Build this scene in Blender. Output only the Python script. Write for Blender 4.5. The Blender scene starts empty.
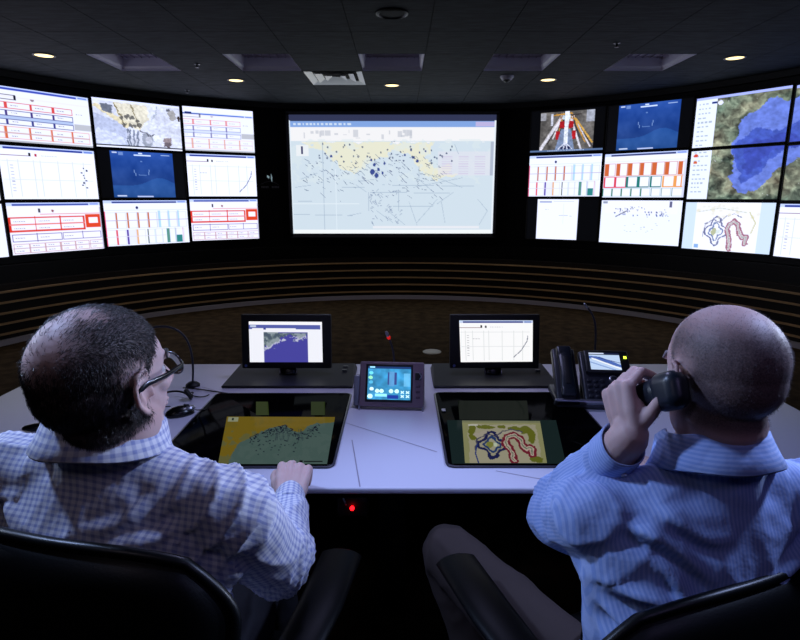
import bpy, bmesh, math, random
import numpy as np
from mathutils import Vector, Matrix, noise
random.seed(7)
rng = np.random.RandomState(11)
PI = math.pi
SC = bpy.context.scene
COL = SC.collection
V = Vector

# ------------------------------------------------------------ materials
def lin(c):
    return tuple(((v / 12.92) if v <= .04045 else ((v + .055) / 1.055) ** 2.4) for v in c)

def mat(name, col, rough=.5, metal=0., spec=.5, coat=0., emis=None, es=0., bump=None, var=None, sheen=0.):
    m = bpy.data.materials.new(name); m.use_nodes = True
    nt = m.node_tree; b = nt.nodes['Principled BSDF']
    b.inputs['Base Color'].default_value = (*lin(col), 1)
    b.inputs['Roughness'].default_value = rough
    b.inputs['Metallic'].default_value = metal
    b.inputs['Specular IOR Level'].default_value = spec
    b.inputs['Coat Weight'].default_value = coat
    if sheen: b.inputs['Sheen Weight'].default_value = sheen
    if emis:
        b.inputs['Emission Color'].default_value = (*lin(emis), 1)
        b.inputs['Emission Strength'].default_value = es
    tc = None
    if bump or var:
        tc = nt.nodes.new('ShaderNodeTexCoord')
    if var:      # (scale, second colour, stretch)
        mp = nt.nodes.new('ShaderNodeMapping'); mp.inputs['Scale'].default_value = var[2]
        n = nt.nodes.new('ShaderNodeTexNoise'); n.inputs['Scale'].default_value = var[0]; n.inputs['Detail'].default_value = 5
        r = nt.nodes.new('ShaderNodeValToRGB')
        r.color_ramp.elements[0].position = .35; r.color_ramp.elements[0].color = (*lin(col), 1)
        r.color_ramp.elements[1].position = .65; r.color_ramp.elements[1].color = (*lin(var[1]), 1)
        nt.links.new(tc.outputs['Object'], mp.inputs[0]); nt.links.new(mp.outputs[0], n.inputs['Vector'])
        nt.links.new(n.outputs['Fac'], r.inputs[0]); nt.links.new(r.outputs[0], b.inputs['Base Color'])
    if bump:     # (scale, strength, distance)
        n = nt.nodes.new('ShaderNodeTexNoise'); n.inputs['Scale'].default_value = bump[0]; n.inputs['Detail'].default_value = 4
        bp = nt.nodes.new('ShaderNodeBump'); bp.inputs['Strength'].default_value = bump[1]; bp.inputs['Distance'].default_value = bump[2]
        nt.links.new(tc.outputs['Object'], n.inputs['Vector'])
        nt.links.new(n.outputs['Fac'], bp.inputs['Height']); nt.links.new(bp.outputs[0], b.inputs['Normal'])
    return m

def display_mat(name, strength, rough=.35, spec=.3, tint=(1, 1, 1)):
    m = bpy.data.materials.new(name); m.use_nodes = True
    nt = m.node_tree; b = nt.nodes['Principled BSDF']
    b.inputs['Base Color'].default_value = (.004, .004, .005, 1)
    b.inputs['Roughness'].default_value = rough
    b.inputs['Specular IOR Level'].default_value = spec
    a = nt.nodes.new('ShaderNodeAttribute'); a.attribute_name = 'picture'
    tn = nt.nodes.new('ShaderNodeMix'); tn.data_type = 'RGBA'; tn.blend_type = 'MULTIPLY'; tn.inputs[0].default_value = 1; tn.inputs[7].default_value = (*tint, 1)
    nt.links.new(a.outputs['Color'], tn.inputs[6]); nt.links.new(tn.outputs[2], b.inputs['Emission Color'])
    b.inputs['Emission Strength'].default_value = strength
    return m

M = {}
M['black_gloss'] = mat('black_gloss_plastic', (.03, .03, .035), .25)
M['black_matte'] = mat('black_matte_plastic', (.035, .036, .04), .55)
M['charcoal'] = mat('charcoal_plastic', (.10, .105, .12), .45)
M['fascia'] = mat('black_satin_fascia', (.02, .02, .024), .4, spec=.25)
M['ceiling'] = mat('charcoal_ceiling_tile', (.155, .17, .18), .8, spec=.15, var=(6, (.245, .265, .28), (1, 5, 1)), bump=(60, .3, .003))
M['gap'] = mat('ceiling_grid_black', (.03, .03, .03), .8)
M['troffer'] = mat('troffer_white_enamel', (.88, .87, .93), .5)
M['troffer_lens'] = mat('troffer_lens', (.66, .63, .74), .45)
M['vent'] = mat('vent_white_metal', (.97, .97, .97), .35, spec=1., metal=.3)
M['warm_lamp'] = mat('downlight_warm_lens', (.9, .85, .7), .5, emis=(1, .88, .62), es=2.2)
M['trimring'] = mat('downlight_ring', (.25, .25, .26), .4)
M['carpet'] = mat('dark_brown_carpet', (.20, .16, .11), .95, spec=.05, var=(9, (.30, .245, .17), (1, 1, 1)), bump=(260, .6, .004))
M['slatwall'] = mat('dark_walnut_veneer', (.085, .065, .05), .5, spec=.25, var=(5, (.125, .095, .07), (1, 1, 14)))
M['batten'] = mat('tan_wood_batten', (.78, .64, .46), .45, var=(3, (.68, .55, .39), (1, 1, 20)))
M['skirting'] = mat('grey_skirting', (.72, .70, .76), .45)
M['darkwall'] = mat('dark_grey_wall_paint', (.09, .09, .10), .8)
M['desk'] = mat('white_satin_laminate', (.80, .79, .86), .36, spec=.35)
M['desk_edge'] = mat('white_desk_edge', (.84, .83, .87), .35)
M['desk_under'] = mat('black_laminate', (.03, .03, .032), .6)
M['seam'] = mat('desk_seam_grey', (.58, .55, .62), .4)
M['glass'] = mat('black_table_glass', (.012, .012, .014), .12, spec=.012)
M['glassrim'] = mat('grey_glass_rim', (.22, .21, .25), .3)
M['silver'] = mat('silver_metal', (.70, .71, .75), .28, metal=.9)
M['grey_metal'] = mat('dark_grey_metal', (.28, .29, .32), .35, metal=.7)
M['mauve'] = mat('mauve_grey_plastic', (.54, .46, .52), .42)
M['clear'] = mat('pale_translucent_plastic', (.55, .56, .62), .25)
M['phone'] = mat('phone_navy_black_plastic', (.13, .14, .185), .38)
M['handset'] = mat('handset_blue_black_plastic', (.09, .12, .16), .36, spec=.5)
M['key'] = mat('phone_key_grey', (.16, .17, .20), .4)
M['rubber'] = mat('black_rubber', (.025, .025, .028), .6)
M['chair'] = mat('black_chair_leather', (.016, .020, .026), .42, spec=.22, bump=(300, .2, .001))
M['chair_frame'] = mat('black_chair_frame', (.02, .026, .032), .38, spec=.3)
M['arm_pad'] = mat('black_arm_pad_rubber', (.006, .007, .010), .45, spec=.10)
M['eye'] = mat('eye_white', (.85, .82, .80), .15)
M['lens'] = None
M['red_led'] = mat('red_led', (.8, .05, .05), .4, emis=(1, .06, .09), es=6)
M['green_led'] = mat('yellow_green_led', (.8, .9, .2), .4, emis=(.85, 1, .25), es=3)
M['red_tip'] = mat('red_ring', (.8, .15, .10), .4, emis=(1, .12, .05), es=.5)
M['whiteplate'] = mat('white_floor_plate', (.80, .80, .78), .45)
M['shoe'] = mat('black_shoe_leather', (.04, .035, .035), .3)
M['trouser_grey'] = mat('charcoal_trouser_wool', (.23, .195, .19), .85, spec=.15, bump=(500, .3, .0008))
M['trouser_dark'] = mat('dark_trouser_wool', (.12, .115, .13), .85, spec=.15, bump=(500, .3, .0008))
M['shade'] = mat('spotlight_housing', (.05, .05, .05), .5)
M['markgrey'] = mat('faint_grey_lettering', (.42, .42, .47), .5)
M['markwhite'] = mat('pale_emblem', (.85, .9, .92), .4, emis=(.8, .95, 1), es=.25)
M['button'] = mat('shirt_button', (.8, .8, .82), .3)
def dullglass(name, strength=0., gloss=.012):
    m = bpy.data.materials.new(name); m.use_nodes = True; nt = m.node_tree; nt.nodes.remove(nt.nodes['Principled BSDF']); out = nt.nodes['Material Output']
    d = nt.nodes.new('ShaderNodeBsdfDiffuse'); d.inputs[0].default_value = (.0012, .0012, .0014, 1); g = nt.nodes.new('ShaderNodeBsdfGlossy'); g.inputs['Roughness'].default_value = .08
    mx = nt.nodes.new('ShaderNodeMixShader'); mx.inputs[0].default_value = gloss; nt.links.new(d.outputs[0], mx.inputs[1]); nt.links.new(g.outputs[0], mx.inputs[2])
    if strength:
        a = nt.nodes.new('ShaderNodeAttribute'); a.attribute_name = 'picture'; e = nt.nodes.new('ShaderNodeEmission'); e.inputs[1].default_value = strength; nt.links.new(a.outputs['Color'], e.inputs[0])
        ad = nt.nodes.new('ShaderNodeAddShader'); nt.links.new(mx.outputs[0], ad.inputs[0]); nt.links.new(e.outputs[0], ad.inputs[1]); nt.links.new(ad.outputs[0], out.inputs[0])
    else: nt.links.new(mx.outputs[0], out.inputs[0])
    return m
M['glass'] = dullglass('anti_glare_black_glass')
M['scr_wall'] = display_mat('video_wall_picture', 1.12, tint=(.93, .98, 1.22))
M['scr_main'] = display_mat('projection_picture', 1.0, .8, .05)
M['scr_desk'] = display_mat('desk_monitor_picture', 1.0)
M['scr_panel'] = display_mat('control_panel_picture', 1.5)
M['scr_table'] = dullglass('touch_table_picture', .60)

def glassmat():
    m = bpy.data.materials.new('spectacle_lens'); m.use_nodes = True
    b = m.node_tree.nodes['Principled BSDF']
    b.inputs['Transmission Weight'].default_value = 1
    b.inputs['Roughness'].default_value = .02; b.inputs['IOR'].default_value = 1.1
    b.inputs['Base Color'].default_value = (.95, .97, 1, 1)
    return m
M['lens'] = glassmat()

# ------------------------------------------------------------ mesh builder
class MB:
    def __init__(s): s.v = []; s.f = []; s.m = []; s.sm = []
    def add(s, vs, fs, mi=0, smooth=False):
        o = len(s.v); s.v += [tuple(p) for p in vs]
        for f in fs: s.f.append([i + o for i in f]); s.m.append(mi); s.sm.append(smooth)
        return s
    def box(s, c, d, R=None, mi=0):
        x, y, z = d[0] / 2, d[1] / 2, d[2] / 2; vs = []
        for sx in (-1, 1):
            for sy in (-1, 1):
                for sz in (-1, 1):
                    p = V((sx * x, sy * y, sz * z))
                    if R: p = R @ p
                    vs.append(p + V(c))
        return s.add(vs, [(0, 1, 3, 2), (4, 6, 7, 5), (0, 4, 5, 1), (2, 3, 7, 6), (0, 2, 6, 4), (1, 5, 7, 3)], mi)
    def rbox(s, c, d, r=.004, seg=3, R=None, mi=0):
        bm = bmesh.new(); bmesh.ops.create_cube(bm, size=1)
        for v in bm.verts: v.co = V((v.co.x * d[0], v.co.y * d[1], v.co.z * d[2]))
        bmesh.ops.bevel(bm, geom=list(bm.edges), offset=min(r, min(d) * .49), segments=seg, profile=.5, affect='EDGES')
        vs = [((R @ v.co) if R else v.co) + V(c) for v in bm.verts]
        fs = [[v.index for v in f.verts] for f in bm.faces]; bm.free()
        return s.add(vs, fs, mi, True)
    def plate(s, w, h, t, r, M4=None, seg=6, mi=0, edge=0.0):
        """rounded rectangle in local XY, thickness t along Z, optional edge rounding"""
        out = []
        for (cx, cy, a0) in ((w / 2 - r, h / 2 - r, 0), (-w / 2 + r, h / 2 - r, PI / 2), (-w / 2 + r, -h / 2 + r, PI), (w / 2 - r, -h / 2 + r, 1.5 * PI)):
            for k in range(seg + 1):
                a = a0 + PI / 2 * k / seg; out.append((cx + r * math.cos(a), cy + r * math.sin(a), math.cos(a), math.sin(a)))
        n = len(out); layers = []
        if edge:
            for k in range(4):
                a = PI / 2 * k / 3; layers.append((-t / 2 + edge * (1 - math.sin(a)), edge * (1 - math.cos(a))))
            layers = [(-t / 2, edge), (-t / 2 + edge * .3, edge * .3), (-t / 2 + edge, 0), (t / 2 - edge, 0), (t / 2 - edge * .3, edge * .3), (t / 2, edge)]
        else: layers = [(-t / 2, 0), (t / 2, 0)]
        vs = []
        for z, ins in layers:
            for x, y, nx, ny in out: vs.append(V((x - nx * ins, y - ny * ins, z)))
        if M4: vs = [M4 @ p for p in vs]
        fs = []
        L = len(layers)
        for l in range(L - 1):
            for i in range(n):
                j = (i + 1) % n; fs.append((l * n + i, l * n + j, (l + 1) * n + j, (l + 1) * n + i))
        fs.append(list(range(n))[::-1]); fs.append([(L - 1) * n + i for i in range(n)])
        return s.add(vs, fs, mi, bool(edge))
    def tube(s, pts, rad, n=12, mi=0, flat=None, upv=None, cap=True):
        """swept tube, rad float or list of r or (a,b); hemispherical-ish caps"""
        pts = [V(p) for p in pts]; N = len(pts)
        if not isinstance(rad, (list, tuple)) : rad = [rad] * N
        rr = [(r, r) if not isinstance(r, (tuple, list)) else r for r in rad]
        up = V(upv) if upv is not None else None
        frames = []; pu = None
        for i in range(N):
            t = (pts[min(i + 1, N - 1)] - pts[max(i - 1, 0)]).normalized()
            if up is not None: a = up
            else: a = pu if pu is not None else (V((0, 0, 1)) if abs(t.z) < .9 else V((1, 0, 0)))
            u = (a - t * a.dot(t))
            if u.length < 1e-6: u = V((1, 0, 0)) - t * t.x
            u.normalize(); w = t.cross(u); pu = u; frames.append((t, u, w))
        P2 = []; R2 = []; F2 = []
        if cap:
            t = frames[0][0]; r = rr[0]; m = min(r)
            for k in (2, 1):
                a = PI / 2 * k / 3 + .25; a = min(a, 1.35); P2.append(pts[0] - t * m * math.sin(a)); R2.append((r[0] * math.cos(a), r[1] * math.cos(a))); F2.append(frames[0])
        for i in range(N): P2.append(pts[i]); R2.append(rr[i]); F2.append(frames[i])
        if cap:
            t = frames[-1][0]; r = rr[-1]; m = min(r)
            for k in (1, 2):
                a = PI / 2 * k / 3 + .25; a = min(a, 1.35); P2.append(pts[-1] + t * m * math.sin(a)); R2.append((r[0] * math.cos(a), r[1] * math.cos(a))); F2.append(frames[-1])
        vs = []
        for p, r, (t, u, w) in zip(P2, R2, F2):
            for k in range(n):
                a = 2 * PI * k / n; vs.append(p + w * (r[0] * math.cos(a)) + u * (r[1] * math.sin(a)))
        fs = []
        for i in range(len(P2) - 1):
            for k in range(n):
                j = (k + 1) % n; fs.append((i * n + k, i * n + j, (i + 1) * n + j, (i + 1) * n + k))
        fs.append(list(range(n))[::-1]); fs.append([(len(P2) - 1) * n + k for k in range(n)])
        return s.add(vs, fs, mi, True)
    def ell(s, c, r, R=None, mi=0, n=20, m=14):
        vs = []; fs = []
        for i in range(1, m):
            th = PI * i / m
            for k in range(n):
                ph = 2 * PI * k / n; p = V((r[0] * math.sin(th) * math.cos(ph), r[1] * math.sin(th) * math.sin(ph), r[2] * math.cos(th)))
                vs.append((R @ p if R else p) + V(c))
        top = len(vs); p = V((0, 0, r[2])); vs.append((R @ p if R else p) + V(c)); vs.append((R @ -p if R else -p) + V(c))
        for i in range(m - 2):
            for k in range(n):
                j = (k + 1) % n; fs.append((i * n + k, (i + 1) * n + k, (i + 1) * n + j, i * n + j))
        for k in range(n):
            j = (k + 1) % n; fs.append((top, k, j)); fs.append((top + 1, (m - 2) * n + j, (m - 2) * n + k))
        return s.add(vs, fs, mi, True)
    def lathe(s, prof, M4=None, n=24, mi=0, smooth=True):
        vs = []; fs = []
        for r, z in prof:
            for k in range(n):
                a = 2 * PI * k / n; vs.append(V((r * math.cos(a), r * math.sin(a), z)))
        if M4: vs = [M4 @ p for p in vs]
        for i in range(len(prof) - 1):
            for k in range(n):
                j = (k + 1) % n; fs.append((i * n + k, i * n + j, (i + 1) * n + j, (i + 1) * n + k))
        fs.append(list(range(n))[::-1]); fs.append([(len(prof) - 1) * n + k for k in range(n)])
        return s.add(vs, fs, mi, smooth)
    def mesh(s, name, off=None):
        me = bpy.data.meshes.new(name)
        vs = s.v if off is None else [tuple(V(p) - V(off)) for p in s.v]
        me.from_pydata(vs, [], s.f); me.update()
        me.polygons.foreach_set('material_index', s.m); me.polygons.foreach_set('use_smooth', s.sm)
        bm = bmesh.new(); bm.from_mesh(me); bmesh.ops.recalc_face_normals(bm, faces=bm.faces)
        bm.to_mesh(me); bm.free()
        return me
    def build(s, name, mats, parent=None, off=None, sharp=True):
        me = s.mesh(name, off)
        for m in (mats if isinstance(mats, (list, tuple)) else [mats]): me.materials.append(m)
        if sharp and any(s.sm): me.set_sharp_from_angle(angle=math.radians(50))
        o = bpy.data.objects.new(name, me); COL.objects.link(o)
        if parent: o.parent = parent
        return o

def tag(o, label, cat, group=None, kind=None):
    if label: o['label'] = label
    if cat: o['category'] = cat
    if group: o['group'] = group
    if kind: o['kind'] = kind
    return o
def empty(name, loc, rz=0, label=None, cat=None, group=None):
    o = bpy.data.objects.new(name, None); COL.objects.link(o); o.location = loc; o.rotation_euler = (0, 0, rz)
    o.empty_display_size = .05
    return tag(o, label, cat, group)
def struct(o): o['kind'] = 'structure'; return o

# ------------------------------------------------------------ pictures shown on the displays
class Pic:
    def __init__(s, w, h, bg): s.w = w; s.h = h; s.a = np.ones((h, w, 3)) * np.array(bg); s.Y, s.X = np.mgrid[0:h, 0:w]; s.X = (s.X + .5) / w; s.Y = (s.Y + .5) / h
    def put(s, mk, c, al=1.):
        c = np.array(c); s.a[mk] = s.a[mk] * (1 - al) + c * al; return s
    def rect(s, x0, y0, x1, y1, c, al=1.):
        return s.put((s.X >= x0) & (s.X <= x1) & (s.Y >= y0) & (s.Y <= y1), c, al)
    def frame(s, x0, y0, x1, y1, c, t=.008, al=1.):
        t = max(t * 1.35, .0078)
        s.rect(x0, y0, x1, y0 + t * 1.7, c, al); s.rect(x0, y1 - t * 1.7, x1, y1, c, al); s.rect(x0, y0, x0 + t, y1, c, al); s.rect(x1 - t, y0, x1, y1, c, al); return s
    def ell(s, cx, cy, rx, ry, c, al=1.): return s.put(((s.X - cx) / rx) ** 2 + ((s.Y - cy) / ry) ** 2 <= 1, c, al)
    def line(s, pts, c, t=.006, al=1.):
        asp = s.h / s.w; mk = np.zeros((s.h, s.w), bool)
        for (x0, y0), (x1, y1) in zip(pts[:-1], pts[1:]):
            dx, dy = x1 - x0, (y1 - y0) * asp; L = dx * dx + dy * dy + 1e-12
            px, py = s.X - x0, (s.Y - y0) * asp; u = np.clip((px * dx + py * dy) / L, 0, 1)
            mk |= np.hypot(px - u * dx, py - u * dy) < t
        return s.put(mk, c, al)
    def poly(s, pts, c, al=1.):
        mk = np.zeros((s.h, s.w), bool); n = len(pts)
        for i in range(n):
            x0, y0 = pts[i]; x1, y1 = pts[(i + 1) % n]
            if y0 == y1: continue
            mk ^= ((s.Y < y0) != (s.Y < y1)) & (s.X < (x1 - x0) * (s.Y - y0) / (y1 - y0) + x0)
        return s.put(mk, c, al)
    def noise(s, fx, fy, seed=0):
        r = np.random.RandomState(seed); t = np.zeros((s.h, s.w)); amp = 1; tot = 0
        for o in range(3):
            gx, gy = int(fx * 2 ** o) + 2, int(fy * 2 ** o) + 2; g = r.rand(gy, gx)
            x = s.X * (gx - 1.001); y = s.Y * (gy - 1.001); i = x.astype(int); j = y.astype(int); u = x - i; v = y - j
            t += amp * (g[j, i] * (1 - u) * (1 - v) + g[j, i + 1] * u * (1 - v) + g[j + 1, i] * (1 - u) * v + g[j + 1, i + 1] * u * v); tot += amp; amp *= .6
        return t / tot
    def warp(s, f, amp, seed=0, y0=0., x0=0.):
        mk = (s.Y > y0) & (s.X > x0)
        a = (s.noise(f, f * .7, seed) - .5) * amp * mk; b = (s.noise(f, f * .7, seed + 50) - .5) * amp * 1.6 * mk
        i = np.clip(((s.X + a) * s.w).astype(int), 0, s.w - 1); j = np.clip(((s.Y + b) * s.h).astype(int), 0, s.h - 1); s.a = s.a[j, i]; return s
    def crop(s, x0, y0, x1, y1):
        W, H = s.w, s.h; a = s.a[int(y0 * H):int(y1 * H), int(x0 * W):int(x1 * W)]; p = Pic(a.shape[1], a.shape[0], (0, 0, 0)); p.a = a.copy(); return p

def display(pic, c00, c10, c01, c11, name, m, parent):
    """grid mesh; corners top-left, top-right, bottom-left, bottom-right (local)"""
    h, w = pic.h, pic.w
    u = np.linspace(0, 1, w)[None, :, None]; v = np.linspace(0, 1, h)[:, None, None]
    a, b, c, d = [np.array(k, float) for k in (c00, c10, c01, c11)]
    P = ((1 - u) * (1 - v) * a + u * (1 - v) * b + (1 - u) * v * c + u * v * d).reshape(-1, 3)
    idx = np.arange(h * w).reshape(h, w)
    F = np.stack([idx[:-1, :-1], idx[1:, :-1], idx[1:, 1:], idx[:-1, 1:]], -1).reshape(-1, 4)
    me = bpy.data.meshes.new(name); me.vertices.add(len(P)); me.vertices.foreach_set('co', P.ravel())
    me.loops.add(F.size); me.loops.foreach_set('vertex_index', F.ravel())
    me.polygons.add(len(F)); me.polygons.foreach_set('loop_start', np.arange(0, F.size, 4)); me.update(calc_edges=True)
    at = me.color_attributes.new('picture', 'FLOAT_COLOR', 'POINT')
    s = np.clip(pic.a, 0, 1).reshape(-1, 3); l = np.where(s <= .04045, s / 12.92, ((s + .055) / 1.055) ** 2.4)
    at.data.foreach_set('color', np.concatenate([l, np.ones((len(l), 1))], 1).ravel())
    me.materials.append(m); o = bpy.data.objects.new(name, me); COL.objects.link(o); o.parent = parent
    return o

WW, WH = 132, 76
NAVY = (.20, .27, .60)
def titlebar(p, y=.03, c=NAVY, x0=0., t=.035):
    p.rect(0, 0, 1, y + t, (.80, .85, .96)); p.rect(x0, y, .86, y + t, c); p.rect(.88, y, .98, y + t * .8, (.45, .55, .8))
def texts(p, boxes, c=(.45, .45, .5), seed=0, al=.8):
    r = np.random.RandomState(seed)
    for (x, y, w) in boxes:
        xx = x
        while xx < x + w:
            l = r.uniform(.008, .02); p.rect(xx, y, xx + l, y + .014, c, al); xx += l + .008
def pic_dash(seed=0, faded=False):
    p = Pic(WW, WH, (.96, .96, .95)); k = .45 if faded else 1
    titlebar(p, .03 if not faded else .14, (.22, .30, .68) if not faded else (.20, .40, .75))
    if faded: p.rect(0, 0, 1, .13, (.97, .97, 1)); p.rect(.03, .12, .12, .17, (.1, .2, .45))
    p.rect(0, .17, 1, .20, (.95, .93, .92)); p.frame(-.1, .14, .24, .235, (.25, .15, .2), .005, k); p.rect(.22, .14, .245, .235, (.1, .1, .15), k)
    p.ell(.40, .20, .02, .02, (.6, .5, .5), k)
    R_, B_, O_ = (.88, .30, .28), (.22, .26, .52), (.86, .42, .25)
    xs = [-.05, .13, .37, .59, .80]
    for i in range(4):
        x0, x1 = xs[i], xs[i + 1]
        p.frame(x0, .27, x1, .40, R_, .006, k); p.rect(x0, .27, x0 + .02, .40, R_, k)
        p.frame(x0, .42, x1, .53, B_, .005, k); p.rect(x0, .42, x0 + .016, .68, (.30, .2, .45), k)
        p.rect(x0, .53, x1, .58, (.72, .78, .86), k); p.frame(x0, .58, x1, .68, B_, .005, k)
        texts(p, [(x0 + .05, .33, .07), (x0 + .05, .46, .05), (x0 + .05, .62, .05)], seed=seed + i, al=k)
    p.rect(.81, .55, 1, .67, (.76, .76, .74)); texts(p, [(.84, .36, .07)], seed=4)
    xs = [-.12, .10, .33, .55, .77, .97]
    for i in range(5):
        x0, x1 = xs[i], xs[i + 1]; p.frame(x0, .71, x1, .94, (.93, .60, .5), .005, k * .8); p.rect(x0, .71, x0 + .018, .94, O_, k); p.rect(x0, .82, x1, .84, (.8, .6, .55), k * .7)
        texts(p, [(x0 + .06, .77, .06), (x0 + .06, .88, .05)], seed=seed + 9 + i, al=k)
    p.rect(0, .955, 1, 1, (.72, .72, .70))
    return p
def pic_graph(seed=0, curve=False):
    p = Pic(WW, WH, (.985, .985, .99)); titlebar(p, .03, (.13, .22, .55), .05, .04)
    p.line([(0, .18), (.3, .18)], (.5, .3, .35), .004); p.rect(.29, .12, .31, .18, (.1, .1, .12)); p.ell(.36, .16, .015, .03, (.75, .2, .25) if not curve else (.1, .1, .15))
    texts(p, [(.42, .16, .16)], (.7, .7, .75), seed)
    for x in (.08, .18, .33, .40, .58, .74, .86): p.line([(x, .25), (x, .95)], (.84, .86, .86), .003)
    for y in (.28, .62): p.line([(.02, y), (.95, y)], (.88, .89, .9), .003)
    r = np.random.RandomState(seed)
    for k in range(9): p.rect(.1, .35 + k * .06, .13, .365 + k * .06, (.7, .7, .72))
    if curve:
        p.line([(.74, .88), (.84, .72), (.92, .5), (.93, .38)], (.2, .25, .4), .005)
        texts(p, [(.18, .43, .1)], seed=2)
    else:
        q = [(.85 + .03 * math.sin(k * 1.7) + .01 * r.randn(), .35 + k * .05) for k in range(9)]
        for (a, b) in q: p.rect(a, b, a + .02, b + .03, (.3, .32, .38))
    return p
def pic_red(seed=0):
    p = Pic(WW, WH, (.975, .96, .955)); titlebar(p, .03, (.25, .33, .62), .06, .035)
    p.rect(.31, .12, .335, .20, (.25, .25, .28)); p.ell(.46, .17, .014, .025, (.6, .35, .35)); p.line([(.33, .235), (.98, .235)], (.9, .5, .45), .004)
    R_ = (.88, .22, .15)
    p.frame(0, .27, .80, .56, R_, .012, .9); p.rect(0, .27, .03, .56, R_); p.line([(.02, .42), (.8, .42)], (.93, .5, .45), .005)
    for x in (.27, .53): p.line([(x, .27), (x, .56)], R_, .006)
    p.rect(.81, .25, .985, .52, (.90, .27, .13)); p.rect(.845, .32, .955, .44, (.99, .96, .95))
    P_ = (.33, .28, .55)
    p.frame(.02, .60, .53, .75, P_, .007); p.frame(.54, .60, .98, .75, (.45, .4, .6), .005); p.line([(.27, .6), (.27, .75)], P_, .004); p.line([(.76, .6), (.76, .75)], P_, .004)
    for i in range(6):
        x0 = .02 + i * .162; p.frame(x0, .79, x0 + .16, .97, (.82, .66, .64), .004); p.line([(x0, .88), (x0 + .16, .88)], (.75, .6, .6), .004)
        texts(p, [(x0 + .03, .83, .06), (x0 + .03, .925, .05)], seed=seed + i)
    for x in (.05, .3, .56): texts(p, [(x, .35, .12), (x, .49, .1), (x, .67, .08)], seed=seed + 31)
    p.rect(.985, .1, 1, 1, (.75, .74, .78))
    return p
def pic_bars(seed=0):
    p = Pic(WW, WH, (.97, .975, .98)); titlebar(p, .03, (.22, .28, .52), .1, .035)
    p.ell(.38, .165, .015, .03, (.1, .12, .35)); p.line([(0, .22), (1, .22)], (.85, .87, .9), .003)
    O_ = (.80, .42, .18)
    for i, x in enumerate([.12, .25, .37, .49]): p.rect(x, .26, x + .025, .62, O_)
    for x in (.62, .74, .86): p.rect(x, .24, x + .028, .62, (.70, .86, .95))
    p.line([(0, .44), (1, .44)], (.7, .62, .66), .005); [p.frame(x, .26, x + .12, .62, (.80, .80, .86), .004, .6) for x in (.01, .12, .25, .37, .49, .62, .74, .86)]; [p.frame(x, .64, x + .11, .97, (.84, .82, .86), .004, .7) for x in (.01, .115, .235, .345, .475, .56, .65, .72, .83)]
    p.rect(0, .24, .018, 1, (.88, .3, .42))
    cs = [(.90, .38, .40), (.38, .28, .60), (.93, .72, .50), (.42, .45, .38), (.85, .9, .9), (.85, .88, .9), (.36, .58, .50)]
    for x, c, w in zip((.115, .235, .345, .475, .56, .65, .715), cs, (.02, .03, .028, .018, .012, .012, .035)): p.rect(x, .64, x + w, .97, c)
    p.rect(.255, .64, .34, .97, (.93, .93, .99)); p.line([(0, .8), (.7, .8)], (.87, .84, .85), .003)
    p.rect(.83, .80, .91, .97, (.20, .52, .48)); p.line([(.92, .64), (.92, .97)], (.85, .6, .6), .004); p.line([(.82, .64), (.82, .97)], (.6, .7, .7), .004)
    return p
def pic_orange(seed=0):
    p = Pic(WW, WH, (.975, .97, .97)); titlebar(p, .03, (.20, .24, .42), .08, .035); p.rect(0, .17, 1, .20, (.93, .93, .94))
    for i in range(7):
        x = .02 + i * .148; p.rect(x - .01, .22, x + .045, .50, (.83, .40, .20)); p.frame(x - .01, .22, x + .135, .51, (.85, .6, .5), .004)
    cs = [(.88, .25, .32), (.88, .25, .32), (.14, .48, .42), (.14, .48, .42), (.14, .48, .42), (.95, .66, .35), (.95, .62, .3)]
    for i in range(7):
        x = .02 + i * .145; p.frame(x - .012, .53, x + .13, .77, cs[i], .006); p.rect(x - .012, .53, x + .012, .77, cs[i])
    p.rect(.945, .53, .965, .77, (.95, .62, .3))
    for i in range(8):
        x = .0 + i * .122; p.frame(x, .79, x + .12, .98, (.7, .8, .75), .003); p.rect(x, .79, x + .012, .98, (.18, .48, .34))
    p.rect(.97, .2, 1, 1, (.86, .86, .9))
    return p
def pic_seabed(seed=3):
    p = Pic(WW, WH, (.022, .024, .03)); q = Pic(96, WH, (.16, .30, .55))
    n = q.noise(5, 4, seed); g = np.array([.15, .29, .55])[None, None] * (1.1 - .35 * q.Y[..., None]) + (n[..., None] - .5) * .16
    low = q.Y > .74 - .18 * np.exp(-((q.X - .75) / .25) ** 2)
    g[low] = g[low] * .85 + np.array([.05, .11, .15])
    q.a = g
    q.rect(.03, .03, .1, .05, (.8, .85, .9)); q.rect(.13, .02, .2, .09, (.55, .65, .8), .7); q.rect(.36, .06, .64, .09, (.85, .92, 1)); q.rect(.44, .02, .5, .05, (.85, .92, 1)); q.rect(.8, .05, .95, .07, (.7, .8, .9))
    q.rect(.05, .95, .2, .97, (.8, .85, .9)); q.rect(.36, .96, .62, .985, (.75, .8, .9))
    for x, y in ((.34, .40), (.36, .46), (.58, .38), (.57, .44)): q.rect(x, y, x + .018, y + .06, (.6, .72, .85), .8)
    q.line([(.42, .5), (.54, .51)], (.45, .58, .75), .006, .8); q.rect(.46, .2, .49, .23, (.45, .58, .75), .8)
    p.a[:, 18:114] = q.a; return p
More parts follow.
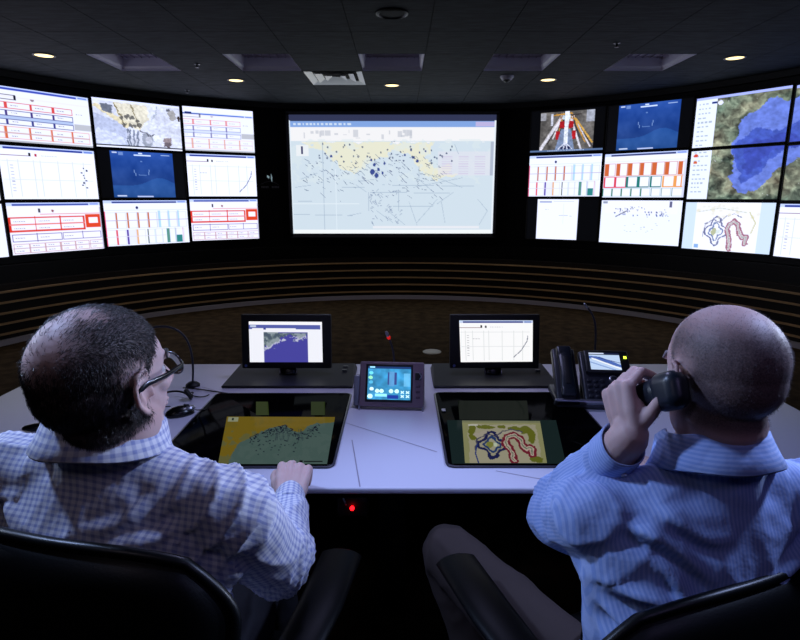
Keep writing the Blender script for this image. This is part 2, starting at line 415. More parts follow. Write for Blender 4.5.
def pic_machinery():
    p = Pic(WW, WH, (.90, .91, .93)); n = p.noise(9, 6, 5); p.a = p.a * (.86 + .25 * n[..., None])
    p.poly([(0, .3), (.35, .5), (.33, 1), (.0, 1)], (.72, .75, .82), .8); p.poly([(.02, .6), (.3, .75), (.32, 1), (0, .95)], (.88, .90, .95), .8)
    Yl = (.93, .88, .70)
    p.poly([(0, .15), (.05, .12), (.42, .50), (.36, .58)], Yl); p.poly([(.22, .05), (.6, .05), (.62, .35), (.5, .6), (.3, .45)], (.93, .89, .74), .85)
    p.poly([(.08, .1), (.22, .12), (.2, .3), (.1, .25)], (.45, .47, .50)); p.line([(.24, .08), (.34, .5)], (.55, .5, .35), .008); p.line([(.42, .1), (.5, .55)], (.60, .55, .40), .007)
    for x, y in ((.3, .38), (.36, .34), (.42, .36), (.48, .4), (.33, .5), (.4, .52), (.45, .5), (.38, .3), (.5, .5)): p.ell(x, y, .025, .04, (.35, .34, .32), .8)
    for x in (.36, .385, .43, .47): p.line([(x, .6), (x - .01, .98)], (.50, .53, .58), .009)
    p.ell(.58, .8, .07, .15, (.58, .60, .62), .8); p.ell(.6, .8, .04, .09, (.85, .85, .86), .8); p.line([(.5, .6), (.62, .72), (.66, .66)], (.4, .4, .42), .007)
    p.line([(.72, .05), (.71, .2), (.64, .35)], (.70, .73, .75), .006); p.ell(.9, .22, .05, .12, (.62, .60, .55), .8); p.ell(.97, .28, .02, .06, (.25, .2, .18)); p.ell(.86, .1, .03, .03, (.4, .4, .42))
    p.rect(.77, .72, .86, .9, (.60, .54, .52)); p.rect(.78, .82, .85, .92, (.42, .38, .38))
    p.warp(24, .05, 2); n2 = p.noise(40, 30, 9); p.a *= (.82 + .34 * n2[..., None])
    p.rect(0, 0, 1, .05, (.93, .94, 1)); p.rect(0, .93, 1, .955, (.05, .06, .07)); p.rect(0, .955, 1, 1, (.97, .97, .97))
    return p
def pic_hangar():
    p = Pic(WW, WH, (.022, .024, .03)); q = Pic(96, 68, (.42, .40, .36)); n = q.noise(10, 8, 8); q.a = q.a * (.5 + .9 * n[..., None])
    for k in range(9):
        x = .02 + .05 * k; c = [(.85, .82, .78), (.78, .55, .22), (.25, .22, .2)][k % 3]
        q.line([(-.05 + .1 * k, 1.05 - .12 * k), (.42, .05 + .01 * k)], c, .012); q.line([(1.05 - .1 * k, 1.05 - .12 * k), (.58, .05)], [(.25, .24, .24), (.85, .82, .8), (.82, .60, .25)][k % 3], .012)
    q.line([(.02, .98), (.36, .25)], (.90, .88, .86), .022); q.line([(.78, .98), (.58, .22)], (.90, .88, .86), .018); q.line([(.98, .82), (.66, .2)], (.85, .66, .3), .016)
    q.rect(.85, .0, 1, .3, (.80, .82, .84), .7); q.rect(0, .02, .1, .2, (.8, .8, .8), .6); q.rect(.2, .05, .24, .35, (.85, .85, .85))
    q.rect(.36, .25, .62, .42, (.70, .12, .14)); q.rect(.30, .5, .38, .72, (.70, .12, .14)); q.rect(.6, .5, .68, .72, (.72, .12, .14))
    q.poly([(.40, .45), (.58, .45), (.66, .98), (.3, .98)], (.50, .56, .64)); q.rect(.42, .1, .56, .2, (.80, .86, .84)); q.poly([(.46, 0), (.54, 0), (.53, .82), (.455, .82)], (.96, .97, .94))
    for x in (.42, .49, .56): q.ell(x, .93, .025, .05, (.1, .12, .3))
    for x in (.36, .46, .53, .62): q.line([(.49, .8), (x, .97)], (.9, .9, .9), .008)
    q.warp(22, .02, 2); q.a *= (.72 + .5 * q.noise(30, 24, 9)[..., None])
    p.a[4:72, 18:114] = q.a; p.rect(0, .93, 1, .975, (.36, .45, .56)); texts(p, [(.25, .945, .5)], (.9, .95, 1), 3)
    return p
def big_satellite():
    p = Pic(WW * 2, WH * 2, (.2, .2, .2)); n = p.noise(26, 18, 21); m_ = p.noise(7, 6, 5)
    land = np.array([.45, .48, .38])[None, None] * (.02 + 1.85 * n[..., None]) + (m_[..., None] - .5) * np.array([.45, .28, .20]); p.a = land
    rr = np.random.RandomState(4)
    for k in range(60): x, y = rr.rand(2); p.rect(x, y, x + .006, y + .008, (.85, .86, .8), .7)
    bay = [(.60, .10), (.70, .12), (.80, .09), (1, .1), (1, .62), (.80, .60), (.72, .66), (.66, .76), (.56, .90), (.42, .94), (.34, .88), (.30, .76), (.32, .60), (.27, .50), (.33, .38), (.38, .24), (.47, .15)]
    bx = lambda q: [(.215 + (x - .27) * .66, y) for x, y in q]
    p.poly(bx(bay), (.42, .50, .78)); deep = [(.36, .42), (.48, .34), (.60, .40), (.75, .33), (1, .38), (1, .52), (.76, .50), (.64, .58), (.56, .72), (.46, .84), (.38, .80), (.34, .66), (.30, .52)]
    p.poly(bx(deep), (.28, .36, .68)); p.poly(bx([(.40, .50), (.55, .45), (.75, .42), (.8, .48), (.62, .55), (.52, .68), (.44, .76), (.40, .66)]), (.25, .31, .64))
    p.warp(22, .07, 3, .03, .13)
    p.a *= (.80 + .42 * p.noise(44, 34, 6)[..., None])
    p.rect(0, 0, .12, 1, (.95, .97, .985)); texts(p, [(.02, y, .07 * (1 if k % 3 else .6)) for k, y in enumerate(np.arange(.06, .95, .045))], (.55, .6, .6), 9, .6)
    p.ell(.03, .55, .014, .018, (.85, .3, .2)); p.ell(.03, .62, .012, .015, (.85, .4, .2)); p.rect(0, 0, 1, .025, (.70, .74, .97)); p.rect(.09, .05, .12, .07, (.12, .2, .45)); p.ell(.14, .07, .014, .022, (.95, .95, 1))
    return p
def pic_white():
    p = Pic(WW, WH, (.022, .024, .03)); q = Pic(76, WH, (.97, .97, .98)); q.rect(.05, .05, .35, .09, (.65, .68, .75)); q.rect(.4, .05, .9, .07, (.8, .82, .86)); texts(q, [(.2, .25, .08)], seed=1); q.line([(.55, .4), (.85, .41)], (.72, .75, .8), .006)
    q.line([(.65, .12), (.65, .6)], (.9, .9, .92), .005); p.a[:, 20:96] = q.a; return p
def pic_scatter():
    p = Pic(WW, WH, (.96, .97, .985)); p.rect(.05, .03, .95, .30, (.975, .965, .93), .8); p.rect(.02, .03, .08, .08, (.6, .62, .65)); r = np.random.RandomState(5)
    for k in range(70):
        t = r.rand(); x = .2 + .62 * t + .02 * r.randn(); y = .25 - .1 * math.sin(t * 2.6) + .13 * t + .05 * r.randn(); p.rect(x, y, x + r.uniform(.005, .02), y + r.uniform(.01, .04), (.38, .42, .55), .8)
    p.line([(.2, .38), (.28, .3), (.33, .25)], (.3, .32, .4), .006)
    for k in range(14): x, y = r.uniform(.3, .75), r.uniform(.5, .72); p.rect(x, y, x + .02, y + .015, (.7, .72, .8), .7)
    p.rect(.85, .02, .88, .16, (.4, .4, .5)); return p
def contour(p, bold=1.):
    bold *= 1.15
    N, R_, G = (.12, .14, .33), (.48, .13, .20), (.50, .52, .18)
    Q = lambda pts: pts
    a = [(.36 + .15 * math.cos(t) * (1 + .22 * math.cos(4 * t)), .60 + .24 * math.sin(t) * (1 + .22 * math.cos(4 * t))) for t in np.linspace(0, 2 * PI, 40)]
    p.line(a, N, .012 * bold); b = [(.36 + (x - .36) * .6, .60 + (y - .6) * .6) for x, y in a]; p.line(b, (.16, .26, .45), .010 * bold); p.ell(.33, .60, .05, .07, G, .8); p.ell(.40, .6, .03, .05, (.8, .85, .75))
    c = [(.60, .95), (.58, .75), (.53, .55), (.56, .42), (.64, .38), (.70, .45), (.73, .60), (.78, .72), (.83, .68), (.84, .82)]
    p.line(c, R_, .034 * bold); p.line(c, (.80, .72, .66), .014 * bold); p.line(c, (.45, .5, .42), .005 * bold)
    p.line([(.15, .7), (.18, .45), (.3, .36), (.42, .42), (.5, .28), (.62, .22), (.75, .3)], (.30, .30, .38), .006 * bold)
def pic_contour():
    p = Pic(WW, WH, (.84, .90, .93)); q = Pic(94, WH, (.975, .965, .93)); r = np.random.RandomState(3)
    contour(q, 1.); q.warp(12, .05, 4); q.put(q.a.mean(2) < 2, (1, 1, 1), .35)
    for k in range(26): x, y = r.rand(2); q.ell(x, y * .3 + .03, .03, .03, (.93, .9, .76), .6)
    q.line([(.85, .2), (.95, .4), (.9, .6)], (.85, .83, .62), .01); q.line([(.05, .2), (.4, .12), (.8, .2)], (.85, .85, .75), .008); q.rect(.02, .88, .1, .96, (.55, .7, .85))
    p.a[:, 18:112] = q.a; return p
def pic_main():
    p = Pic(330, 186, (.83, .89, .94)); p.rect(0, 0, 1, .055, (.20, .22, .34)); p.rect(0, .055, 1, .10, (.52, .66, .90)); texts(p, [(.02, .07, .28)], (.9, .95, 1), 1); p.rect(.9, .06, .99, .095, (.75, .72, .9))
    p.rect(0, .10, 1, .215, (.965, .965, .98))
    r = np.random.RandomState(9)
    for k in range(26): x = r.uniform(.02, .6); p.rect(x, r.uniform(.12, .19), x + r.uniform(.003, .03), r.uniform(.14, .2), (.75, .77, .82), .6)
    land = [(.05, .22), (.70, .22), (.70, .30), (.66, .36), (.72, .42), (.77, .40), (.80, .50), (.72, .56), (.66, .48), (.60, .38), (.56, .30), (.50, .28), (.46, .36), (.42, .36), (.36, .44), (.32, .50), (.27, .46), (.20, .40), (.16, .30), (.10, .25)]
    n = p.noise(30, 18, 3)
    p.poly(land, (.93, .925, .83), .9); p.put((n > .56) & (p.Y > .2) & (p.Y < .55), (.87, .92, .94), .5)
    p.warp(26, .07, 5, .22)
    p.rect(.72, .30, .98, .50, (.90, .90, .95), .6)
    for k in range(24): y = .34 + .02 * (k % 8); x = .74 + .08 * (k // 8); p.rect(x, y, x + .05, y + .008, (.82, .78, .9), .6)
    for k in range(210):
        t = r.rand(); x = .05 + .7 * t; y = .43 + .14 * math.sin(t * 7 + .6) * .4 + .06 * r.randn() + (0 if r.rand() < .6 else .2 * r.rand())
        a = r.uniform(-.9, .9) + .6; L = r.uniform(.004, .022); p.line([(x, y), (x + L, y + L * math.sin(a) * 1.8)], (.36, .43, .56) if r.rand() < .7 else (.15, .20, .42), .0011, .75)
    for (x, y, s_) in ((.40, .47, .016), (.41, .41, .010), (.42, .50, .014), (.395, .37, .008), (.45, .48, .008), (.46, .40, .008), (.62, .38, .010), (.60, .35, .007), (.63, .31, .006), (.59, .29, .006), (.20, .34, .008), (.05, .28, .005), (.56, .33, .007), (.66, .30, .006), (.43, .45, .01)):
        p.ell(x, y, s_ * .7, s_ * 1.5, (.18, .25, .55), .9)
    for k in range(45): x = r.uniform(.1, .8); y = r.uniform(.24, .40); p.ell(x, y, .004, .008, (.25, .3, .45), .8)
    for (x0, y0, x1, y1) in ((.05, .53, .13, .48), (.03, .72, .10, .72), (.0, .83, .30, .84), (.10, .78, .10, .99), (.16, .22, .16, .99), (.33, .55, .42, .53), (.32, .58, .37, .64), (.45, .58, .90, .59), (.38, .64, .78, .65), (.38, .64, .38, .8), (.53, .62, .53, .8), (.66, .48, .84, .60), (.60, .60, .84, .52), (.62, .52, .70, .64), (.72, .70, .62, .90), (.80, .64, .72, .74), (.58, .72, .62, .92), (.74, .72, .76, .90), (.92, .70, .97, .80), (.97, .80, .93, .92), (.42, .80, .50, .90), (.46, .78, .56, .92), (.82, .32, .80, .24), (.02, .60, .10, .58), (.25, .60, .36, .60), (.5, .76, .7, .76), (.28, .84, .34, .82), (.63, .42, .63, .52)):
        p.line([(x0, y0), (x1, y1)], (.58, .66, .76), .0013, .6)
    for k in range(60): x = .38 + .16 * r.rand(); y = .62 + .28 * r.rand(); p.line([(x, y), (x + .01, y + .02 * r.randn())], (.45, .52, .66), .0012, .7)
    p.line([(0, .74), (.33, .74)], (.92, .96, .99), .0025); p.line([(.22, .45), (.22, .99)], (.9, .95, .99), .0025)
    p.rect(.03, .25, .09, .34, (.93, .95, .97)); p.rect(.055, .26, .065, .32, (.2, .2, .4))
    p.rect(.4, .93, .93, .95, (.94, .94, .97), .8); p.rect(0, .965, 1, 1, (.96, .98, .99)); p.rect(.975, .22, 1, .5, (.70, .74, .82)); p.rect(0, .05, .006, 1, (.9, .95, 1)); p.rect(.99, .05, 1, 1, (.93, .96, 1))
    return p
def pic_coast():
    p = Pic(150, 84, (.95, .955, .99)); p.rect(0, 0, 1, .08, (.98, .98, 1)); p.rect(0, .08, .97, .19, (.33, .37, .66)); p.rect(.05, .17, .64, .24, (.95, .95, .98)); p.rect(.02, .10, .1, .14, (.75, .8, .9)); p.rect(.2, .15, .23, .2, (.25, .28, .6))
    n = p.noise(22, 14, 2); x0, x1, y0 = .20, .80, .26; box = (p.X > x0) & (p.X < x1) & (p.Y > y0)
    u = (p.X - x0) / (x1 - x0); coast = .70 - .38 * np.sqrt(np.clip(u, 0, 1)) + (n - .5) * .28 + .10 * np.sin(u * 9) * .4
    p.a[box] = np.array([.28, .27, .62]); p.a[box & (p.Y < coast)] = np.array([.42, .48, .50])
    tex = (n > .52) & box & (p.Y < coast + .05); p.put(tex, (.62, .66, .70), .7); p.put((n < .42) & box & (p.Y < coast), (.25, .30, .38), .7)
    p.put(box & (np.abs(p.Y - coast) < .025) & (n > .45), (.80, .80, .90), .8); p.rect(.4, y0, x1, y0 + .03, (.25, .25, .6)); return p
def pic_tablemap():
    p = Pic(170, 100, (.50, .42, .12)); n = p.noise(14, 9, 3); r = np.random.RandomState(2)
    p.put(n > .55, (.44, .40, .17), .4)
    pts = [(.10, 1.0), (.13, .68), (.2, .56), (.32, .40), (.42, .28), (.55, .2), (.64, .34), (.70, .38), (.76, .22), (.84, .15), (1, .14), (1, 1.0)]
    p.poly(pts, (.31, .40, .38)); p.put((n > .5) & (p.Y > .35), (.35, .43, .41), .4)
    p.warp(16, .05, 9)
    for k in range(150):
        t = r.rand(); x = .25 + .62 * t + .01 * r.randn(); y = np.interp(x, [.1, .3, .42, .55, .65, .7, .84, 1], [.7, .42, .28, .2, .34, .4, .2, .14]) + abs(.09 * r.randn()) * (.6 + t)
        a = r.uniform(0, PI); L = r.uniform(.008, .03); p.line([(x, y), (x + L * math.cos(a), y + L * math.sin(a) * 1.6)], (.07, .09, .17), .0035)
    for k in range(30): x, y = r.uniform(.28, .75), r.uniform(.55, .85); p.ell(x, y, .007, .010, (.10, .14, .2), .9)
    for k in range(16):
        x = .45 + .26 * r.rand(); p.line([(x, .3), (x - .05 + .1 * r.rand(), .55)], (.22, .28, .3), .0025, .7)
    p.rect(.02, .02, .11, .13, (.62, .64, .52)); p.rect(.055, .04, .07, .1, (.15, .2, .2)); p.rect(.78, .945, .95, .96, (.08, .1, .1)); p.rect(.74, .93, .77, .98, (.05, .06, .06)); return p
def pic_tablecontour():
    p = Pic(150, 100, (.60, .60, .42)); p.rect(0, 0, 1, .06, (.52, .53, .40)); p.rect(.07, .10, .93, 1, (.68, .66, .56)); G = (.42, .44, .14)
    for x, y, a, b in ((.12, .25, .05, .12), (.30, .17, .12, .05), (.5, .16, .05, .04), (.78, .25, .09, .10), (.86, .42, .05, .18), (.88, .92, .08, .06), (.66, .2, .09, .05), (.14, .42, .06, .08)): p.ell(x, y, a, b, G)
    p.ell(.32, .38, .18, .10, (.70, .67, .60)); p.ell(.62, .32, .12, .06, (.70, .67, .60)); contour(p, 1.35); p.warp(14, .055, 4, .09)
    p.line([(.17, 1), (.14, .8), (.17, .6)], (.12, .22, .5), .008); p.rect(.08, .11, .2, .14, (.85, .85, .8)); return p
def pic_panel():
    p = Pic(110, 84, (.20, .50, .68)); n = p.noise(6, 5, 4); p.a = p.a * (.7 + .6 * n[..., None]); p.rect(0, 0, 1, .07, (.10, .20, .38)); p.rect(.05, .0, .16, .05, (.6, .85, .95))
    p.rect(.46, .18, .50, .55, (.20, .25, .48)); p.rect(.62, .18, .67, .55, (.20, .25, .48)); p.rect(.5, .15, .62, .6, (.38, .55, .75), .6)
    for x, y, c in ((.08, .2, (.4, .8, .9)), (.07, .34, (.55, .85, .7)), (.08, .48, (.3, .65, .8)), (.1, .68, (.8, .95, 1))): p.ell(x, y, .05, .05, c)
    for x in (.23, .33, .55, .68): p.ell(x, .74, .05, .06, (.75, .95, .9))
    p.rect(.18, .82, .45, .90, (.55, .85, .98)); p.rect(.46, .86, .72, .97, (.10, .20, .55))
    for x in (.78, .9):
        for y in (.74, .86): p.line([(x, y), (x + .06, y + .06)], (.8, .95, 1), .01); p.line([(x + .06, y), (x, y + .06)], (.8, .95, 1), .01)
    p.ell(.07, .90, .06, .07, (.75, .95, .98)); p.rect(.84, .2, .98, .6, (.45, .72, .88), .6)
    return p
def pic_phone():
    p = Pic(60, 44, (.75, .84, .97)); p.rect(0, 0, 1, .14, (.10, .13, .25)); p.rect(0, .02, .5, .1, (.85, .9, 1)); p.poly([(0, .2), (.35, .25), (1, .7), (1, .85), (.5, .6), (0, .35)], (.30, .42, .72)); p.line([(.1, .35), (.95, .9)], (.95, .97, 1), .03); p.line([(0, .55), (.8, 1)], (.5, .62, .85), .02); p.line([(.3, .3), (1, .6)], (.15, .22, .5), .012); return p
# ------------------------------------------------------------ camera
CAMH, F, PITCH = 1.5, 560., math.radians(12.3)
cam = bpy.data.cameras.new('camera'); camo = bpy.data.objects.new('camera', cam); COL.objects.link(camo)
camo.location = (0, 0, CAMH); camo.rotation_euler = (PI / 2 - PITCH, 0, 0)
cam.sensor_fit = 'HORIZONTAL'; cam.sensor_width = 36; cam.lens = F / 800 * 36; cam.clip_start = .02
SC.camera = camo
CT, ST = math.cos(PITCH), math.sin(PITCH)
def ray(px, py): return ((px - 400), F * CT + (320 - py) * ST, -F * ST + (320 - py) * CT)
def at_z(px, py, z):
    x, y, u = ray(px, py); k = (z - CAMH) / u; return V((x * k, y * k, z))
def at_y(px, py, Y):
    x, y, u = ray(px, py); k = Y / y; return V((x * k, Y, CAMH + u * k))

# ------------------------------------------------------------ room
CX, CY, RW, RS = -.05, 4.0, 4.42, 4.62
ZC = 2.80
def arc(R, z0, z1, a0, a1, n, thick, name, m, bev=0):
    """curved band of radius R (inner face), thickness outward"""
    mb = MB(); vs = []
    for i in range(n + 1):
        a = math.radians(a0 + (a1 - a0) * i / n); s, c = math.sin(a), math.cos(a)
        for (r, z) in ((R, z0), (R, z1), (R + thick, z1), (R + thick, z0)): vs.append((CX + r * s, CY + r * c, z))
    fs = []
    for i in range(n):
        for k in range(4):
            j = (k + 1) % 4; fs.append((i * 4 + k, i * 4 + j, i * 4 + 4 + j, i * 4 + 4 + k))
    fs.append((0, 1, 2, 3)); fs.append((n * 4, n * 4 + 3, n * 4 + 2, n * 4 + 1))
    mb.add(vs, fs, 0, True); o = mb.build(name, m); o.data.set_sharp_from_angle(angle=math.radians(30)); return o
fl = MB().box((0, 3.0, -.05), (12, 12.6, .1)).build('floor', M['carpet']); struct(fl)
# ceiling: individual tiles in a recessed black grid; openings where the fixtures sit
TX, TY, X0, Y0 = .63, .72, -.395, 5.58
cmb = MB(); holes = {(0, 0), (-2, 0), (2, 0), (-4, 0), (4, 0), (-1, 1)}
for i in range(-9, 10):
    for j in range(-12, 6):
        if (i, j) in holes: continue
        x = X0 + TX * i; y = Y0 + TY * j; g = .006
        cmb.box((x + TX / 2, y + TY / 2, ZC + .015), (TX - g, TY - g, .03), mi=0)
for i in range(-9, 11): cmb.box((X0 + TX * i, 3.1, ZC + .022), (.012, 13, .03), mi=1)
for j in range(-12, 7): cmb.box((.2, Y0 + TY * j, ZC + .022), (12.4, .012, .03), mi=1)
cmb.box((0, 3.0, ZC + .33), (12.2, 13, .05), mi=1)
struct(cmb.build('ceiling', [M['ceiling'], M['gap']]))
struct(arc(4.95, 0, ZC + .3, -100, 100, 60, .12, 'wall_front', M['darkwall']))
struct(MB().box((-5.4, 1.0, 1.55), (.12, 8.6, 3.1)).build('wall_left', M['darkwall']))
struct(MB().box((5.3, 1.0, 1.55), (.12, 8.6, 3.1)).build('wall_right', M['darkwall']))
struct(MB().box((0, -3.3, 1.55), (11, .12, 3.1)).build('wall_back', M['darkwall']))
struct(arc(RW, 0, .62, -97, 97, 60, .10, 'wall_low', M['slatwall']))
for k, z in enumerate((.115, .222, .330, .440, .550)):
    struct(arc(RW - .035, z - .012, z + .006, -97, 97, 60, .034, 'trim_%d' % (k + 1), M['batten']))
struct(arc(RW - .05, 0, .055, -97, 97, 60, .05, 'baseboard_front', M['skirting']))
# glossy black housing that carries the displays, sill to ceiling, with a sloping ledge
struct(arc(RW + .10, .62, .80, -97, 97, 60, .35, 'trim_6', M['fascia']))
struct(arc(RS + .10, .80, 2.745, -97, 97, 60, .10, 'trim_7', M['fascia']))
struct(arc(RS + .02, 2.735, ZC - .002, -97, 97, 60, .20, 'trim_8', M['black_matte']))

# ------------------------------------------------------------ video wall
def monitor_frame(pa, pb, z0, z1, depth=.07):
    """root Empty for a flat panel between plan points pa (left) and pb (right)"""
    pa, pb = V((*pa, 0)), V((*pb, 0)); d = pb - pa; return (pa + pb) / 2, math.atan2(d.y, d.x), d.length
angL = [-25.2, -37.2, -50.6, -63.7, -76.5]; angR = [23.8, 36.5, 49.7, 62.6, 75.5]
def pp(a): a = math.radians(a); return (CX + RS * math.sin(a), CY + RS * math.cos(a))
ROWS = [(2.105, 2.685), (1.512, 2.092), (.918, 1.499)]
def wall_monitor(a0, a1, row, pic, label, group, dz=0.):
    c, rz, w = monitor_frame(pp(a0), pp(a1), 0, 0); z0, z1 = ROWS[row]; h = z1 - z0; z0 += dz
    root = empty('wall_monitor', (c.x, c.y, z0), rz, label, 'screen', group)
    w -= .012; b = .013
    mb = MB(); mb.box((0, .045, h / 2), (w, .07, h))
    for s in (-1, 1): mb.box((s * (w / 2 - b / 2), .004, h / 2), (b, .012, h))
    mb.box((0, .004, b / 2), (w, .012, b)); mb.box((0, .004, h - b / 2), (w, .012, b))
    mb.build('bezel', M['black_matte'], root)
    x, y = w / 2 - b - .001, .008
    display(pic, (-x, y, h - b), (x, y, h - b), (-x, y, b), (x, y, b), 'display', M['scr_wall'], root)
    return root
SAT = big_satellite()
gl, gr = 'video wall screens on the left', 'video wall screens on the right'
cols = {
 ('L', 3): [(pic_orange(), 'top screen cut by the left picture edge, video wall'), (pic_graph(4), 'middle screen cut by the left picture edge, video wall'), (pic_scatter(), 'bottom screen cut by the left picture edge, pale sliver')],
 ('L', 2): [(pic_dash(1), 'screen with red and navy table grid, top row at far left'), (pic_graph(2), 'white graph screen left of the left blue underwater view'), (pic_red(3), 'red framed table screen, bottom row at far left')],
 ('L', 1): [(pic_machinery(), 'screen showing pale yellow machinery photo, above the left blue underwater view'), (pic_seabed(3), 'dark blue underwater view screen in the left video wall centre'), (pic_bars(), 'screen of coloured vertical bars under the left blue underwater view')],
 ('L', 0): [(pic_dash(7, True), 'screen with faint table grid, top row beside the projection'), (pic_graph(8, True), 'white graph screen right of the left blue underwater view'), (pic_red(8), 'red framed table screen, bottom row right of the coloured bars')],
 ('R', 0): [(pic_hangar(), 'screen showing a hangar with red and white machinery, top right wall'), (pic_bars(4), 'coloured bar screen right of the projection, below the hangar picture'), (pic_white(), 'narrow white page screen, bottom row right of the projection')],
 ('R', 1): [(pic_seabed(3), 'dark blue underwater view screen in the right video wall top row'), (pic_orange(), 'screen with thick orange bars below the right blue underwater view'), (pic_scatter(), 'white screen with scattered dark specks, bottom row right wall')],
 ('R', 2): [(SAT.crop(0, 0, .5, .5), 'satellite map screen, upper half of the blue bay'), (SAT.crop(0, .5, .5, 1), 'satellite map screen, lower half of the blue bay'), (pic_contour(), 'pale contour map screen with red and blue curls, right wall')],
 ('R', 3): [(SAT.crop(.5, 0, 1, .5), 'satellite map screen at the right picture edge, top row'), (SAT.crop(.5, .5, 1, 1), 'satellite map screen at the right picture edge, middle row'), (pic_graph(5), 'white list screen at the right picture edge, bottom row')],
}
SATB = SAT
def remap_sat():
    pass
for (side, k), lst in cols.items():
    A = angL if side == 'L' else angR
    a0, a1 = (A[k + 1], A[k]) if side == 'L' else (A[k], A[k + 1])
    for r_, (pc, lb) in enumerate(lst): wall_monitor(a0, a1, r_, pc, lb, gl if side == 'L' else gr, (-.004, -.018, -.038, -.048)[k])

# central projection screen
ys = 8.36
root = empty('projection_screen', (-.105, ys, .937), 0, 'large central projection screen showing a pale blue sea map', 'screen')
W2, H2 = 1.475, 1.737
mb = MB()
for s in (-1, 1): mb.box((s * (W2 + .02), .02, H2 / 2), (.04, .05, H2))
mb.box((0, .02, H2 - .0), (2 * W2 + .08, .05, .04)); mb.box((0, .02, .02), (2 * W2 + .08, .05, .055)); mb.box((0, .05, H2 / 2), (2 * W2, .03, H2))
mb.build('frame', mat('screen_frame_dark_grey', (.20, .20, .23), .5), root)
display(pic_main(), (-W2, .03, H2 - .02), (W2, .03, H2 - .02), (-W2, .03, .045), (W2, .03, .045), 'display', M['scr_main'], root)
# black housing panels on both sides of the projection
struct(MB().box((-.10, 8.60, 1.78), (4.3, .06, 1.93)).build('trim_9', M['fascia']))
# emblem
e = at_y(272, 179, 8.50)
ea = math.asin((e.x - CX) / (RS + .1)); root = empty('wall_emblem', (e.x - .010 * math.sin(ea), CY + (RS + .088) * math.cos(ea), e.z), -ea, 'small pale star emblem over dim lettering, left of the projection', 'emblem')
mb = MB()
mb.add([(-.035, -.01, .05), (-.005, -.01, .03), (-.01, -.01, .0), (-.04, -.01, .02), (-.035, 0, .05), (-.005, 0, .03), (-.01, 0, .0), (-.04, 0, .02)], [(0, 3, 2, 1), (4, 5, 6, 7), (0, 1, 5, 4), (1, 2, 6, 5), (2, 3, 7, 6), (3, 0, 4, 7)])
mb.add([(.02, -.01, .07), (.035, -.01, .02), (.03, -.01, -.05), (.015, -.01, .0), (.02, 0, .07), (.035, 0, .02), (.03, 0, -.05), (.015, 0, .0)], [(0, 3, 2, 1), (4, 5, 6, 7), (0, 1, 5, 4), (1, 2, 6, 5), (2, 3, 7, 6), (3, 0, 4, 7)])
mb.build('star', M['markwhite'], root)
for x0, n in ((-.12, 5), (.03, 5)):
    mb = MB()
    for i in range(n): mb.box((x0 + i * .022, -.005, -.12), (.012, .01, .028)); mb.box((x0 + i * .022 + .004, -.005, -.112), (.014, .008, .006))
    mb.build('lettering', M['markgrey'], root)
mb = MB(); mb.tube([(-.14, -.004, -.085), (-.06, -.004, -.05), (0, -.004, -.035), (.06, -.004, -.05), (.12, -.004, -.085)], .003, 6); mb.build('arc_mark', M['markgrey'], root)
# small illegible maker's marks below the displays
for (px, py, lb) in ((10, 272, 'tiny grey maker lettering below the far left screens'), (186, 255, 'tiny grey maker lettering below the left coloured bars'), (604, 252.5, 'tiny grey maker lettering below the right scattered specks')):
    x, y, u = ray(px, py); lo, hi = 3., 9.
    for _ in range(40):
        mid = (lo + hi) / 2
        if math.hypot(x * mid / y - CX, mid - CY) < RS + .092: lo = mid
        else: hi = mid
    p = at_y(px, py, lo); a = math.atan2(p.x - CX, p.y - CY); mb = MB()
    for i in range(6): mb.box((-.085 + i * .026 + (.02 if i else 0), 0, 0), (.016, .008, .030)); mb.box((-.078 + i * .026 + (.02 if i else 0), 0, .0), (.02, .006, .008))
    o = mb.build('maker_lettering', M['markgrey']); o.location = p; o.rotation_euler = (0, 0, -a); tag(o, lb, 'lettering', 'maker marks under the video wall')

# ------------------------------------------------------------ ceiling fixtures
for i, lb in zip((-4, -2, 0, 2, 4), ('unlit recessed square ceiling light, leftmost of five', 'unlit recessed square ceiling light, second from the left', 'unlit recessed square ceiling light, middle of five above the projection', 'unlit recessed square ceiling light, second from the right', 'unlit recessed square ceiling light, rightmost of five')):
    x = X0 + TX * (i + .5); y = Y0 + TY * .5
    root = empty('ceiling_light', (x, y, ZC), 0, lb, 'ceiling light', 'recessed ceiling lights')
    w, d, h = TX / 2 - .008, TY / 2 - .008, .13
    mb = MB(); vs = []
    for (sx, z) in ((1, .0), (1, .02), (.93, .04), (.90, h)):
        for (a, b) in ((-1, -1), (1, -1), (1, 1), (-1, 1)): vs.append((a * w * sx, b * d * sx, z))
    fs = [(l * 4 + k, l * 4 + (k + 1) % 4, l * 4 + 4 + (k + 1) % 4, l * 4 + 4 + k) for l in range(3) for k in range(4)]
    mb.add(vs, fs); mb.build('housing', M['troffer'], root)
    mb = MB().box((0, 0, h), (w * 1.8, d * 1.8, .006))
    for k in range(-3, 4): mb.box((k * w * .25, 0, h - .008), (.008, d * 1.8, .012))
    mb.build('lens', M['troffer_lens'], root)
